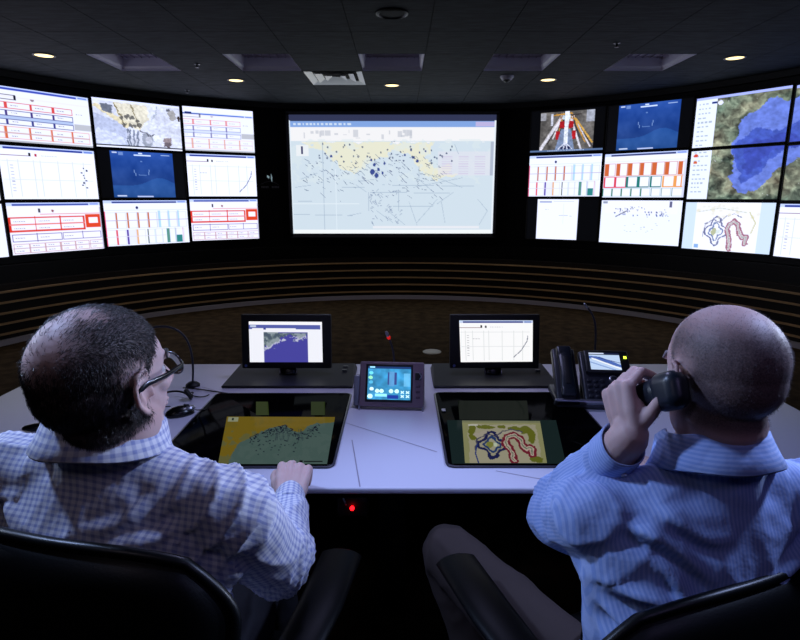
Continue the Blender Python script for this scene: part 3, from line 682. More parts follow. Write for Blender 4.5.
# square air diffuser
x = X0 + TX * (-.5); y = Y0 + TY * 1.5
root = empty('air_vent', (x, y, ZC), 0, 'square white louvred air vent in the ceiling above the projection', 'vent')
MB().box((0, 0, .045), (TX - .01, TY - .01, .01)).build('backing', M['gap'], root)
for k in range(3):
    a0, a1 = TX / 2 - .008 - k * .096, TX / 2 - .076 - k * .096; b0, b1 = TY / 2 - .008 - k * .11, TY / 2 - .088 - k * .11
    z0, z1 = -.004, .024
    vs = [(s * (a0), t * b0, z0) for s, t in ((-1, -1), (1, -1), (1, 1), (-1, 1))] + [(s * a1, t * b1, z1) for s, t in ((-1, -1), (1, -1), (1, 1), (-1, 1))]
    vs += [(p[0], p[1], p[2] + .004) for p in vs]
    fs = [(k2, (k2 + 1) % 4, 4 + (k2 + 1) % 4, 4 + k2) for k2 in range(4)] + [(8 + k2, 12 + k2, 12 + (k2 + 1) % 4, 8 + (k2 + 1) % 4) for k2 in range(4)]
    MB().add(vs, fs).build('louvre', M['vent'], root)
# downlights
for px, py, lb in ((44, 55, 'lit warm round downlight at the far left of the ceiling'), (236, 80, 'lit warm round downlight left of the air vent'), (392, 85, 'lit warm round downlight right above the projection screen'), (548, 79.5, 'lit warm round downlight beside the smoke detector'), (735, 57.5, 'lit warm round downlight at the far right of the ceiling')):
    p = at_z(px, py, ZC); root = empty('downlight', p, 0, lb, 'ceiling lamp', 'round ceiling downlights')
    MB().lathe([(.094, .0), (.098, -.006), (.086, -.010), (.078, -.004), (.078, .0)]).build('ring', M['trimring'], root)
    MB().lathe([(.077, .0), (.077, -.005), (.05, -.009), (.001, -.010)]).build('lamp_lens', M['warm_lamp'], root)
p = at_z(392, 13, ZC); root = empty('ceiling_speaker', p, 0, 'round dark ceiling speaker at the top centre of the picture', 'speaker')
MB().lathe([(.115, 0), (.118, -.008), (.10, -.014), (.092, -.006), (.092, 0)]).build('ring', M['charcoal'], root); MB().lathe([(.09, 0), (.09, -.006), (.001, -.008)]).build('grille', M['gap'], root)
p = at_z(507, 76, ZC); root = empty('smoke_detector', p, 0, 'small pale domed smoke detector on the ceiling', 'smoke detector')
MB().lathe([(.075, 0), (.075, -.015), (.06, -.03), (.055, -.04)]).build('base', M['troffer'], root); MB().lathe([(.04, -.03), (.04, -.05), (.02, -.065), (.001, -.068)]).build('dome', M['charcoal'], root)
for px, py, lb in ((197, 64, 'tiny ceiling sprinkler head between the left ceiling lights'), (617, 43, 'tiny ceiling sprinkler head above the right ceiling lights'), (187, 90, 'tiny ceiling sprinkler head left of the warm downlight')):
    p = at_z(px, py, ZC); o = MB().lathe([(.03, 0), (.03, -.004), (.01, -.008), (.008, -.03), (.018, -.032), (.018, -.035)], n=14).build('sprinkler', M['grey_metal']); o.location = p; tag(o, lb, 'sprinkler', 'ceiling sprinklers')

p = at_z(432, 352, 0); o = MB().lathe([(.001, .009), (.085, .008), (.092, .004), (.092, 0)][::-1], n=28).build('floor_outlet', M['whiteplate']); o.location = p
tag(o, 'pale oval outlet cover on the dark carpet beyond the desk', 'outlet cover')

# ------------------------------------------------------------ desk
DX0, DX1, DY0, DY1, DZ = -1.55, 1.445, 1.352, 2.487, .75
root = empty('console_desk', ((DX0 + DX1) / 2, (DY0 + DY1) / 2, 0), 0, 'long white control room desk the two men sit at', 'desk')
def R_(x, y, z=0): return (x - root.location.x, y - root.location.y, z)
mb = MB().rbox(R_((DX0 + DX1) / 2, (DY0 + DY1) / 2, DZ - .009), (DX1 - DX0, DY1 - DY0, .018), .005, 3); mb.build('desktop', M['desk'], root)
MB().rbox(R_((DX0 + DX1) / 2, (DY0 + DY1) / 2 + .03, DZ - .041), (DX1 - DX0 - .05, DY1 - DY0 - .1, .045), .004, 2).build('desk_frame', M['desk_under'], root)
MB().box(R_((DX0 + DX1) / 2, 2.44, .345), (DX1 - DX0 - .06, .03, .69)).build('modesty_panel', M['desk_under'], root)
for x in (-1.50, -.03, 1.40):
    MB().rbox(R_(x, 2.12, .34), (.06 if abs(x) > .1 else .10, .6, .68), .006).build('desk_leg', M['desk_under'], root)
for a, b in (((346, 423), (437, 452)), ((496, 471), (600, 490)), ((224, 393), (202, 387)), ((352, 440), (360, 487))):
    p, q = at_z(*a, DZ), at_z(*b, DZ); d = q - p; n = V((-d.y, d.x, 0)).normalized() * .0016
    mb = MB(); mb.add([R_(*(p + n)[:2], DZ + .0006), R_(*(p - n)[:2], DZ + .0006), R_(*(q - n)[:2], DZ + .0006), R_(*(q + n)[:2], DZ + .0006)], [(0, 1, 2, 3)]); mb.build('seam', M['seam'], root)

def touch_table(x0, x1, y0, y1, label, pic, quad, surround_and_reflections=()):
    root = empty('touch_table', ((x0 + x1) / 2, (y0 + y1) / 2, DZ), 0, label, 'touch screen', 'touch screens set into the desk')
    w, h = x1 - x0, y1 - y0
    MB().plate(w + .014, h + .014, .005, .026, Matrix.Translation((0, 0, .003)), edge=.0015).build('rim', M['glassrim'], root)
    MB().plate(w, h, .004, .022, Matrix.Translation((0, 0, .0055)), edge=.001).build('glass', M['glass'], root)
    def q4(q): return [(p.x - root.location.x, p.y - root.location.y, .0085) for p in (at_z(*k, DZ + .0085) for k in q)]
    display(pic, *q4(quad), 'display', M['scr_table'], root)
    for k, (c, q) in enumerate(surround_and_reflections):
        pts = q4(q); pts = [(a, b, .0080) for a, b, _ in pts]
        display(Pic(4, 4, c), *pts, 'display', M['scr_table'], root)  # emissive patches: reflections painted on the glass, and the contour map's dark surround
    return root
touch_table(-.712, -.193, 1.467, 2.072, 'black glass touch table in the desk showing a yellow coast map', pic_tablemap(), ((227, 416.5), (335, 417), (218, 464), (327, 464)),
    [((.20, .25, .10), ((256, 401.5), (268, 401.5), (256, 415), (269, 415))), ((.18, .23, .10), ((311, 401.5), (325, 401.5), (311, 415), (325, 415)))])  # two green strips: monitor reflections painted as glowing patches
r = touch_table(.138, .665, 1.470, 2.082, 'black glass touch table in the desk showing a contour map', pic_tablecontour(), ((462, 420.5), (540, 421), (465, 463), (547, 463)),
    [((.11, .17, .17), ((447, 420), (556, 420), (452, 463.5), (566, 463.5))), ((.07, .10, .07), ((458, 400.5), (527, 400.5), (459.5, 419.5), (529, 419.5)))])  # map surround, then a painted greenish reflection band
o = MB().rbox((0, 0, 0), (.014, .022, .003), .001).build('label_sticker', M['whiteplate'], r); p = at_z(443.5, 410, DZ + .009); o.location = (p.x - r.location.x, p.y - r.location.y, .009)

# desk monitors: wide flat base, short neck, thin widescreen head
def desk_monitor(xm, x0, x1, scr, label, pic):
    root = empty('desk_monitor', ((x0 + x1) / 2, 2.28, DZ), 0, label, 'monitor', 'monitors on the desk')
    dx = xm - (x0 + x1) / 2
    w = (x1 - x0) / 2; y0, y1 = -.135, .135
    vs = [(-w, y0, 0), (w, y0, 0), (w, y1, 0), (-w, y1, 0), (-w, y0, .010), (w, y0, .010), (w - .01, y1, .026), (-w + .01, y1, .026)]
    bm = bmesh.new(); b = [bm.verts.new(v) for v in vs]
    for f in ((0, 3, 2, 1), (4, 5, 6, 7), (0, 1, 5, 4), (1, 2, 6, 5), (2, 3, 7, 6), (3, 0, 4, 7)): bm.faces.new([b[i] for i in f])
    bmesh.ops.bevel(bm, geom=list(bm.edges), offset=.004, segments=3, affect='EDGES')
    mb = MB(); mb.add([v.co.copy() for v in bm.verts], [[v.index for v in f.verts] for f in bm.faces], 0, True); bm.free(); bs = mb.build('base', M['charcoal'], root)
    for k, yy in enumerate((.04, .09)):
        MB().box((w - .05, yy, .0205 + yy * .03), (.02, .012, .006)).build('button', M['grey_metal'], bs)
    R = Matrix.Rotation(math.radians(-7), 3, 'X')
    MB().tube([(dx, .012, .014), (dx, .026, .040), (dx, .046, .075), (dx, .050, .15)], [(.034, .010)] * 4, 18, upv=(0, 1, .01)).build('neck', M['black_gloss'], root)
    for s in (-1, 1):
        MB().tube([(dx + s * .035, .006, .018), (dx + s * .035, .020, .044)], .0028, 8).build('neck_trim', M['silver'], root)
    MB().rbox((dx, .012, .159), (.376, .028, .228), .005, 3, R).build('screen_bezel', M['black_matte'], root)
    yy = -.0035
    def q(p):
        w_ = at_y(*p, 2.28 + yy); v = V((w_.x - root.location.x, 0, w_.z - DZ)); t = v.z - .159; return (v.x, .012 - .0148 * math.cos(math.radians(7)) + t * math.tan(math.radians(7)), v.z)
    display(pic, *[q(p) for p in scr], 'display', M['scr_desk'], root)
    MB().lathe([(.001, 0), (.006, 0), (.006, .002), (.001, .002)], Matrix.Translation((dx - .17, -.018, .060)) @ Matrix.Rotation(PI / 2, 4, 'X'), n=14).build('badge', mat('blue_badge', (.35, .42, .7), .4), root)
    return root
desk_monitor(-.478, -.722, -.190, ((248, 322), (321.5, 322.5), (250.5, 361.5), (323, 361.5)), 'small widescreen desk monitor showing a navy coast map, left', pic_coast())
desk_monitor(.398, .135, .645, ((459.5, 321), (533.5, 321), (460.5, 361.5), (532, 361)), 'small widescreen desk monitor showing a white curve graph, right', pic_graph(3, True))

# tilted control panel between the two monitors
c = at_z(391, 411, DZ)
root = empty('control_panel', (c.x, c.y + .02, DZ), math.radians(-4), 'small tilted mauve touch control panel in the desk centre', 'control panel')
T = math.radians(24); Rt = Matrix.Rotation(-T, 3, 'X')
def tp(x, y, z): return Rt @ V((x, y, z))
w, h = .118, .165
mb = MB(); mb.rbox(tp(0, 0, h / 2 + .006), (2 * w, .030, h), .006, 3, Rt); mb.build('housing', M['mauve'], root)
MB().rbox(tp(-.009, -.0155, .092), (.172, .004, .138), .003, 2, Rt).build('screen_bezel', M['charcoal'], root)
a, b_, z0, z1 = -.087, .070, .032, .152
display(pic_panel(), tp(a, -.019, z1), tp(b_, -.019, z1), tp(a, -.019, z0), tp(b_, -.019, z0), 'display', M['scr_panel'], root)
MB().rbox(tp(.097, -.016, .118), (.022, .008, .026), .002, 2, Rt).build('card_slot', M['charcoal'], root)
MB().tube([tp(.103, -.022, .108), tp(.108, -.022, .118), tp(.103, -.022, .128)], .002, 6).build('bracket', M['silver'], root)
for k in range(3): MB().rbox(tp(.097, -.016, .042 + k * .02), (.016, .004, .009), .002, 2, Rt).build('key', mat('mauve_key', (.36, .29, .36), .4), root)
for s in (-1, 1):
    mb = MB(); mb.add([(s * .112, -.02, 0), (s * .112, .13, 0), (s * .112, .085, .13), (s * .118, -.02, 0), (s * .118, .13, 0), (s * .118, .085, .13)], [(0, 1, 2), (5, 4, 3), (0, 3, 4, 1), (1, 4, 5, 2), (2, 5, 3, 0)]); mb.build('stand', M['clear'], root)
MB().rbox((-.128, .045, .055), (.02, .07, .11), .004, 2, Matrix.Rotation(-.25, 3, 'X')).build('side_bracket', M['clear'], root)
mb = MB()
for i in range(6): mb.box(tp(-.03 + i * .008, -.0155, .014), (.005, .002, .004), Rt)
mb.build('lettering', M['markgrey'], root)

# desk phone
c = at_z(595, 410, DZ)
root = empty('desk_phone', (c.x, c.y, DZ), math.radians(-5), 'black desk phone with lit colour screen and a handset in its cradle', 'phone')
T = math.radians(50); Rp = Matrix.Rotation(-T, 3, 'X')
def pp_(x, y, z): return Rp @ V((x, y, z)) + V((0, .0, .020))
MB().rbox(pp_(.055, 0, .115), (.185, .03, .225), .010, 3, Rp).build('body', M['phone'], root)
MB().rbox((.0, .10, .014), (.27, .20, .028), .008, 3).build('foot', M['grey_metal'], root)
MB().rbox(pp_(.0, -.002, .006), (.29, .036, .014), .005, 3, Rp).build('front_edge', M['silver'], root)
MB().rbox((.045, .128, .07), (.15, .02, .13), .006, 2, Matrix.Rotation(-.3, 3, 'X')).build('stand', M['phone'], root)
MB().rbox(pp_(.06, -.022, .172), (.165, .016, .100), .008, 3, Rp).build('screen_housing', M['charcoal'], root)
a, b_, z0, z1 = -.003, .108, .132, .208
display(pic_phone(), pp_(a, -.0305, z1), pp_(b_, -.0305, z1), pp_(a, -.0305, z0), pp_(b_, -.0305, z0), 'display', M['scr_desk'], root)
MB().rbox(pp_(.128, -.031, .188), (.010, .003, .010), .001, 2, Rp).build('indicator_lamp', M['green_led'], root)
for i in range(3):
    for j in range(4): MB().rbox(pp_(-.014 + i * .024, -.0165, .092 - j * .022), (.016, .006, .011), .002, 2, Rp).build('key', M['key'], root)
MB().lathe([(.016, 0), (.016, .006), (.012, .008), (.001, .008)], Matrix.Translation(pp_(.075, -.015, .098)) @ Rp.to_4x4() @ Matrix.Rotation(PI / 2, 4, 'X'), n=20).build('navigation_ring', M['silver'], root)
MB().lathe([(.010, 0), (.010, .009), (.001, .010)], Matrix.Translation(pp_(.075, -.015, .098)) @ Rp.to_4x4() @ Matrix.Rotation(PI / 2, 4, 'X'), n=16).build('navigation_key', M['phone'], root)
for j in range(4):
    for x in (.112, .134): MB().rbox(pp_(x, -.0165, .105 - j * .022), (.014, .005, .009), .002, 2, Rp).build('key', M['key'], root)
MB().rbox(pp_(-.095, -.004, .115), (.085, .030, .235), .008, 3, Rp).build('cradle', M['phone'], root)
# handset in the cradle
root2 = empty('phone_handset', root.location, root.rotation_euler.z, 'black handset lying in the cradle of the desk phone', 'handset')
mb = MB(); P_ = [pp_(-.095, -.028, .020), pp_(-.095, -.034, .05), pp_(-.095, -.038, .115), pp_(-.095, -.034, .19), pp_(-.095, -.028, .226)]
mb.tube(P_, [(.027, .008), (.027, .010), (.024, .008), (.027, .010), (.027, .008)], 18, upv=Rp @ V((0, -1, 0))); mb.build('grip', M['handset'], root2)
MB().rbox(pp_(-.095, -.027, .207), (.056, .030, .052), .010, 4, Rp).build('earpiece', M['handset'], root2); MB().rbox(pp_(-.095, -.027, .034), (.054, .028, .046), .010, 4, Rp).build('mouthpiece', M['handset'], root2)
MB().rbox(pp_(-.095, -.0455, .12), (.020, .003, .12), .001, 2, Rp).build('inlay', M['charcoal'], root2)

# gooseneck microphones
def bez(p, n=16):
    p = [V(q) for q in p]; out = []
    for i in range(n + 1):
        t = i / n; q = p[:]
        while len(q) > 1: q = [a.lerp(b, t) for a, b in zip(q[:-1], q[1:])]
        out.append(q[0])
    return out
def mic(base, top_pts, label, tipm, tip_r=.007, ring=False):
    root = empty('gooseneck_microphone', base, 0, label, 'microphone', 'gooseneck microphones on the desk')
    MB().lathe([(.028, 0), (.028, .008), (.018, .016), (.008, .02), (.001, .021)], n=20).build('base', M['black_matte'], root)
    pts = bez([V((0, 0, .015))] + [V(q) - V(base) for q in top_pts], 22)
    MB().tube(pts, .0042, 10).build('neck', M['grey_metal'], root)
    d = (pts[-1] - pts[-2]).normalized()
    tp_ = MB().tube([pts[-1] - d * .004, pts[-1] + d * .020], tip_r, 14).build('microphone_head', tipm, root)
    if ring: MB().tube([pts[-1] - d * .010, pts[-1] - d * .004], tip_r + .0015, 14).build('light_ring', M['red_tip'], root)
    return root
b0 = at_z(193, 386, DZ); mic(b0, [at_y(194, 355, b0.y), at_y(193, 326, b0.y), at_y(168, 322, b0.y - .01), at_y(147, 329, b0.y - .02)], 'black gooseneck microphone arching over to the left man', M['black_matte'], .006)
b1 = at_z(394, 368, DZ); b1.y -= .02; mic(b1, [at_y(394.5, 352, b1.y), at_y(392, 345, b1.y), at_y(388, 336, b1.y - .02)], 'short gooseneck microphone with glowing red ring behind the control panel', M['silver'], .007, True)
b2 = at_z(592, 371, DZ); b2.y -= .03; mic(b2, [at_y(594, 350, b2.y), at_y(597.5, 328, b2.y), at_y(597, 318, b2.y), at_y(587, 307, b2.y - .02)], 'tall gooseneck microphone rising behind the desk phone', M['silver'], .005)

# things at the left end of the desk
p = at_z(180, 415, DZ); root = empty('computer_mouse', (p.x, p.y, DZ), math.radians(-60), 'black and silver computer mouse left of the yellow map table', 'mouse')
mb = MB(); bm = MB(); bm.ell((0, 0, .004), (.030, .050, .030), n=24, m=14)
bm.v = [(x, y, max(z, 0.001)) for x, y, z in bm.v]; bm.build('shell', M['black_gloss'], root)
MB().ell((0, .028, .0205), (.019, .026, .010), n=18, m=10).build('button', M['silver'], root); MB().tube([(0, .018, .034), (0, .03, .031)], .004, 10).build('wheel', M['rubber'], root)
MB().tube(bez([(0, .05, .01), (.03, .10, .004), (-.02, .16, .004), (-.10, .14, .004)], 14), .0018, 6).build('cable', M['rubber'], root)
p = at_z(174, 403, DZ); root = empty('headset', (p.x, p.y, DZ), .5, 'tangled black headset lying beside the mouse', 'headset')
mb = MB(); pts = [(-.055 * math.cos(t), .03 * math.sin(t) + .01, .012 + .03 * math.sin(t)) for t in np.linspace(0, PI, 14)]; pts = [(a, b + (c_ - .012) * 1.1, .012 + (c_ - .012) * .35) for a, b, c_ in pts]; mb.tube(pts, .004, 8); mb.build('headband', M['rubber'], root)
for s in (-1, 1): MB().lathe([(.022, -.007), (.024, 0), (.018, .008), (.001, .010)], Matrix.Translation((s * .055, .01, .022)) @ Matrix.Rotation(PI / 2 * s * .7, 4, 'Y'), n=18).build('ear_cushion', M['rubber'], root)
MB().tube(bez([(-.055, .0, .02), (-.08, -.05, .015), (-.02, -.06, .01)], 10), .0022, 6).build('microphone_arm', M['grey_metal'], root)
MB().tube(bez([(.06, .02, .012), (.12, .10, .004), (.02, .12, .004), (.08, -.04, .004), (.13, .02, .004)], 24), .0022, 6).build('cable', M['rubber'], root)
p = at_z(38, 430, DZ); root = empty('spectacle_case', (p.x, p.y, DZ), .3, 'small dark oblong case on the desk behind the left man', 'case')
MB().ell((0, 0, .012), (.045, .018, .012)).build('lid', M['black_gloss'], root); MB().ell((0, 0, .010), (.046, .019, .010)).build('tray', M['rubber'], root)
p = at_z(213, 391, DZ); o = MB().tube([(p.x + x - p.x, y, z) for x, y, z in bez([(-.13, .03, .003), (-.05, .02, .003), (.0, -.015, .003), (.10, -.045, .003)], 12)], .0022, 6).build('desk_cable', M['rubber']); o.location = (p.x, p.y, DZ); tag(o, 'thin dark cable lying from the left microphone toward the glass', 'cable')

# gear hanging under the desk with the red lamp
p = at_y(352, 509, 1.46)
root = empty('power_unit', (p.x, p.y, p.z), 0, 'black unit with a glowing red lamp under the desk edge', 'power unit')
MB().rbox((0, .06, .0), (.09, .10, .06), .005).rbox((0, .06, (DZ - .07 - p.z) / 2 + .015), (.03, .05, (DZ - .07 - p.z) - .03), .003).build('housing', M['black_matte'], root)
MB().ell((0, .004, 0), (.0065, .007, .0065), n=14, m=10).build('lamp', M['red_led'], root)
MB().tube([(-.025, .008, .028), (-.018, .004, .012)], .0025, 8).build('toggle_switch', M['silver'], root)

# ------------------------------------------------------------ chairs
def chair(loc, rz, label, top, seat_z=.47, w=.51, arm_z=.70, arms=(-1, 1), arm_y=(.10, .40), arm_x=.275):
    """local frame: +y faces the desk; backrest at y=0"""
    root = empty('office_chair', loc, rz, label, 'chair', 'chairs at the console desk')
    n, m = 30, 36; h0 = seat_z + .02; vs = []
    def back_pt(u, v, off):
        x = u * w / 2; y = -.015 + .055 * u * u * (1) - .03 * math.sin(v * PI) + .02 * (v - .5)
        z = h0 + (top - h0) * v
        return V((x, y + off, z))
    # superelliptic outline, thick padded shell
    grid = []
    for side, off in ((0, -.022), (1, .022)):
        for i in range(m + 1):
            v = i / m
            for k in range(n + 1):
                u = -1 + 2 * k / n
                e = 1.
                vv = (v - .5) * 2; lim = 1 - .26 * max(0, (abs(vv) - .62) / .38) ** 2.6
                uu = u * lim; ed = max(abs(u), abs(vv)); o2 = off * (1 - max(0, (ed - .86) / .14) ** 2)
                p = back_pt(uu, v, o2); p.z -= .055 * (abs(uu) ** 3) * (1 if vv > .5 else 0) * (vv - .5) * 2
                grid.append(p)
    N1 = (n + 1) * (m + 1); fs = []
    for s in (0, 1):
        for i in range(m):
            for k in range(n):
                a = s * N1 + i * (n + 1) + k; q = (a, a + 1, a + n + 2, a + n + 1); fs.append(q if s == 0 else q[::-1])
    brd = [k for k in range(n + 1)] + [i * (n + 1) + n for i in range(1, m + 1)] + [m * (n + 1) + k for k in range(n - 1, -1, -1)] + [i * (n + 1) for i in range(m - 1, 0, -1)]
    for i in range(len(brd)):
        a, b = brd[i], brd[(i + 1) % len(brd)]; fs.append((b, a, a + N1, b + N1))
    bk = MB().add(grid, fs, 0, True).build('backrest', M['chair'], root)
    # piping along the rim
    pts = [grid[i].lerp(grid[i + N1], .5) for i in brd if True]; top_pts = pts[n:2 * n + 2 * m + 1]
    MB().tube(top_pts, .009, 8).build('piping', M['chair_frame'], bk)
    MB().rbox((0, .27, seat_z - .03), (.50, .48, .085), .035, 5).build('seat', M['chair'], root)
    MB().tube([(0, .0, seat_z + .18), (0, -.05, seat_z + .02), (0, .02, seat_z - .09), (0, .22, seat_z - .10)], [(.035, .010)] * 4, 10, upv=(0, -1, 0.01)).build('back_bracket', M['chair_frame'], root)
    for s in arms:
        a = MB(); a.tube([(s * arm_x, arm_y[0], arm_z - .014), (s * arm_x, (arm_y[0] + arm_y[1]) / 2, arm_z - .012), (s * (arm_x - .012), arm_y[1] - .04, arm_z - .014)], [(.040, .014), (.046, .015), (.047, .014)], 20, upv=(0, 0, 1)); ar = a.build('armrest', M['arm_pad'], root)
        MB().tube([(s * arm_x, .22, arm_z - .03), (s * (arm_x + .005), .22, seat_z - .04), (s * .20, .24, seat_z - .09)], [(.022, .012)] * 3, 10, upv=(0, 1, .01)).build('arm_post', M['chair_frame'], ar)
    MB().tube([(0, .25, seat_z - .08), (0, .25, .11)], .026, 14).build('gas_lift', M['grey_metal'], root)
    for k in range(5):
        a = 2 * PI * k / 5 + .3; x, y = .30 * math.sin(a), .25 + .30 * math.cos(a)
        lg = MB().tube([(0, .25, .12), (x, y, .075)], [(.026, .020), (.018, .012)], 10).build('base_leg', M['chair_frame'], root)
        MB().lathe([(.001, -.02), (.026, -.02), (.028, 0), (.026, .02), (.001, .02)], Matrix.Translation((x, y, .029)) @ Matrix.Rotation(a, 4, 'Z') @ Matrix.Rotation(PI / 2, 4, 'Y'), n=16).build('caster', M['rubber'], lg)
    return root
chair((-.485, .700, 0), math.radians(-13), 'black padded office chair the man in glasses sits in', 1.03, arm_x=.258, arm_y=(.12, .54), arm_z=.72)
chair((.545, .730, 0), math.radians(22), 'black padded office chair the man on the phone sits in', .95, w=.60, arm_x=.262, arm_y=(.10, .545), arm_z=.725)
# ------------------------------------------------------------ people
def remesh(mb, voxel, smooth=0, name='tmp', fac=.5):
    me = mb.mesh(name); o = bpy.data.objects.new(name, me); COL.objects.link(o)
    md = o.modifiers.new('r', 'REMESH'); md.mode = 'VOXEL'; md.voxel_size = voxel; md.use_smooth_shade = True
    if smooth:
        sm = o.modifiers.new('s', 'SMOOTH'); sm.iterations = smooth; sm.factor = fac
    dg = bpy.context.evaluated_depsgraph_get(); me2 = bpy.data.meshes.new_from_object(o.evaluated_get(dg))
    bpy.data.objects.remove(o); bpy.data.meshes.remove(me)
    me2.polygons.foreach_set('use_smooth', [True] * len(me2.polygons)); return me2
def coords(me):
    a = np.empty(len(me.vertices) * 3); me.vertices.foreach_get('co', a); return a.reshape(-1, 3)
def normals(me):
    a = np.empty(len(me.vertices) * 3, np.float32); me.vertices.foreach_get('normal', a); return a.reshape(-1, 3).astype(float)
def setco(me, c): me.vertices.foreach_set('co', np.ascontiguousarray(c).ravel()); me.update()
def vnoise(P, seed=0):
    off = V((seed * 13.7, seed * 5.1, seed * 9.3)); return np.array([noise.noise(V(p) + off) for p in P])
def finish(me, name, mats, root, off):
    c = coords(me); setco(me, c - np.array(off))
    me.materials.clear()
    for m in mats: me.materials.append(m)
    o = bpy.data.objects.new(name, me); COL.objects.link(o); o.parent = root; return o
def frame(fwd, up=(0, 0, 1)):
    """columns right, forward, up"""
    f = V(fwd).normalized(); u = V(up); u = (u - f * f.dot(u)).normalized(); r = f.cross(u); return Matrix((r, f, u)).transposed()

def head_parts(mb, c, H, s=1.0):
    """c: centre between the ears, H: 3x3 head frame (x right, y face, z up)"""
    def p(x, y, z): return H @ (V((x, y, z)) * s) + V(c)
    def e(x, y, z, a, b, d, R=None): mb.ell(p(x, y, z), (a * s, b * s, d * s), H @ R if R else H, n=32, m=22)
    e(0, -.012, .042, .0775, .098, .084)            # cranium
    e(0, -.030, .015, .070, .078, .070)             # occiput
    e(0, .030, .025, .064, .066, .072)              # brow block
    e(0, .034, -.030, .057, .058, .072)             # mid face
    e(0, .040, -.082, .040, .043, .034)             # jaw
    e(0, .066, -.098, .021, .018, .018)             # chin
    for k in (-1, 1):
        e(k * .046, .010, -.060, .017, .040, .042)  # jaw angles
        e(k * .040, .060, -.016, .020, .020, .018)  # cheek bones
    e(0, .088, .020, .046, .012, .012)              # brow ridge
    mb.tube([p(0, .090, .012), p(0, .104, -.012), p(0, .116, -.033)], [.008 * s, .010 * s, .0125 * s], 14)   # nose
    for k in (-1, 1): e(k * .011, .103, -.036, .009, .011, .008)
    e(0, .0905, -.062, .024, .009, .006); e(0, .089, -.071, .021, .009, .0065)   # lips
    for k in (-1, 1):                                # ears
        q = lambda y, z, x=.0: p(k * (.079 + x), y, z)
        path = [q(.012, .010, -.006), q(.010, .028, .0), q(-.004, .037, .008), q(-.022, .032, .014), q(-.030, .012, .017), q(-.026, -.010, .014), q(-.015, -.024, .008), q(-.002, -.034, .002)]
        mb.tube(path, [v * s for v in (.0035, .0038, .0042, .0042, .0042, .0042, .0048, .0062)], 10)
        e(k * .079, -.006, .003, .0042, .019, .028, Matrix.Rotation(k * .32, 3, 'Z'))
        mb.tube([q(-.012, .016, .005), q(-.016, .000, .008), q(-.008, -.014, .005)], .0034 * s, 8)
        mb.tube([q(.010, .004, .002), q(.009, -.008, .003)], .0042 * s, 8)
def hand_parts(mb, wrist, Hf, side, curls, thumb, s=1.0, spread=.05):
    """Hf columns: x across the palm, y to the fingertips, z out of the back of the hand. side=+1: thumb at +x"""
    def p(v): return Hf @ (V(v) * s) + V(wrist)
    for x0, x1, r0, r1 in ((.018, .032, .013, .0115), (.006, .012, .014, .0125), (-.006, -.010, .014, .012), (-.017, -.031, .012, .0105)):
        mb.tube([p((side * x0, -.01, 0)), p((side * (x0 * .6 + x1 * .5), .045, .002)), p((side * x1, .092 - abs(x1 - .010) * .18, 0))], [r0 * s * 1.05, (r0 + .0015) * s, r1 * s], 12)
    mb.ell(p((side * .024, .035, -.010)), (.017 * s, .030 * s, .015 * s), Hf @ Matrix.Rotation(side * -.3, 3, 'Z')); mb.ell(p((-side * .024, .035, -.009)), (.013 * s, .032 * s, .013 * s), Hf)
    mb.ell(p((0, .05, -.002)), (.034 * s, .040 * s, .011 * s), Hf)
    L = ((.044, .027, .021), (.049, .031, .022), (.045, .029, .022), (.035, .022, .019)); xs = (.032, .010, -.011, -.031)
    tips = []
    for k in range(4):
        base = V((side * xs[k], .090 - abs(xs[k] - .010) * .18, 0)); sp = side * (1.5 - k) * spread; a = 0; q = base; pts = [p(base - V((0, .012, 0))), p(base)]
        for j in range(3):
            a += curls[k][j]; d = V((math.sin(sp) * math.cos(a), math.cos(sp) * math.cos(a), -math.sin(a))); q = q + d * L[k][j]; pts.append(p(q))
        r = (.0098, .0100, .0095, .0083)[k]
        rs = [r * 1.0 * s, r * 1.04 * s, r * .95 * s, r * .86 * s, r * .66 * s]
        pp2 = [pts[0], pts[1]]; r2 = [rs[0], rs[1]]
        for j in range(1, 4):       # mid points make the phalanges slimmer than the knuckles
            pp2 += [pts[j].lerp(pts[j + 1], .5), pts[j + 1]]; r2 += [rs[j] * .93, rs[j + 1]]
        mb.tube(pp2, r2, 14); tips.append((pts[-1], pts[-1] - pts[-2]))
    t = [V((side * .018, .012, -.006))]
    for l, (ax, az) in zip((.042, .034, .026), thumb):
        d = V((side * math.sin(ax) * math.cos(az), math.cos(ax) * math.cos(az), -math.sin(az))); t.append(t[-1] + d * l)
    mb.tube([p(t[0]), p(t[1]), p(t[1].lerp(t[2], .5)), p(t[2]), p(t[2].lerp(t[3], .5)), p(t[3])], [v * s for v in (.0145, .0125, .0108, .0115, .0103, .0078)], 14)
    return tips

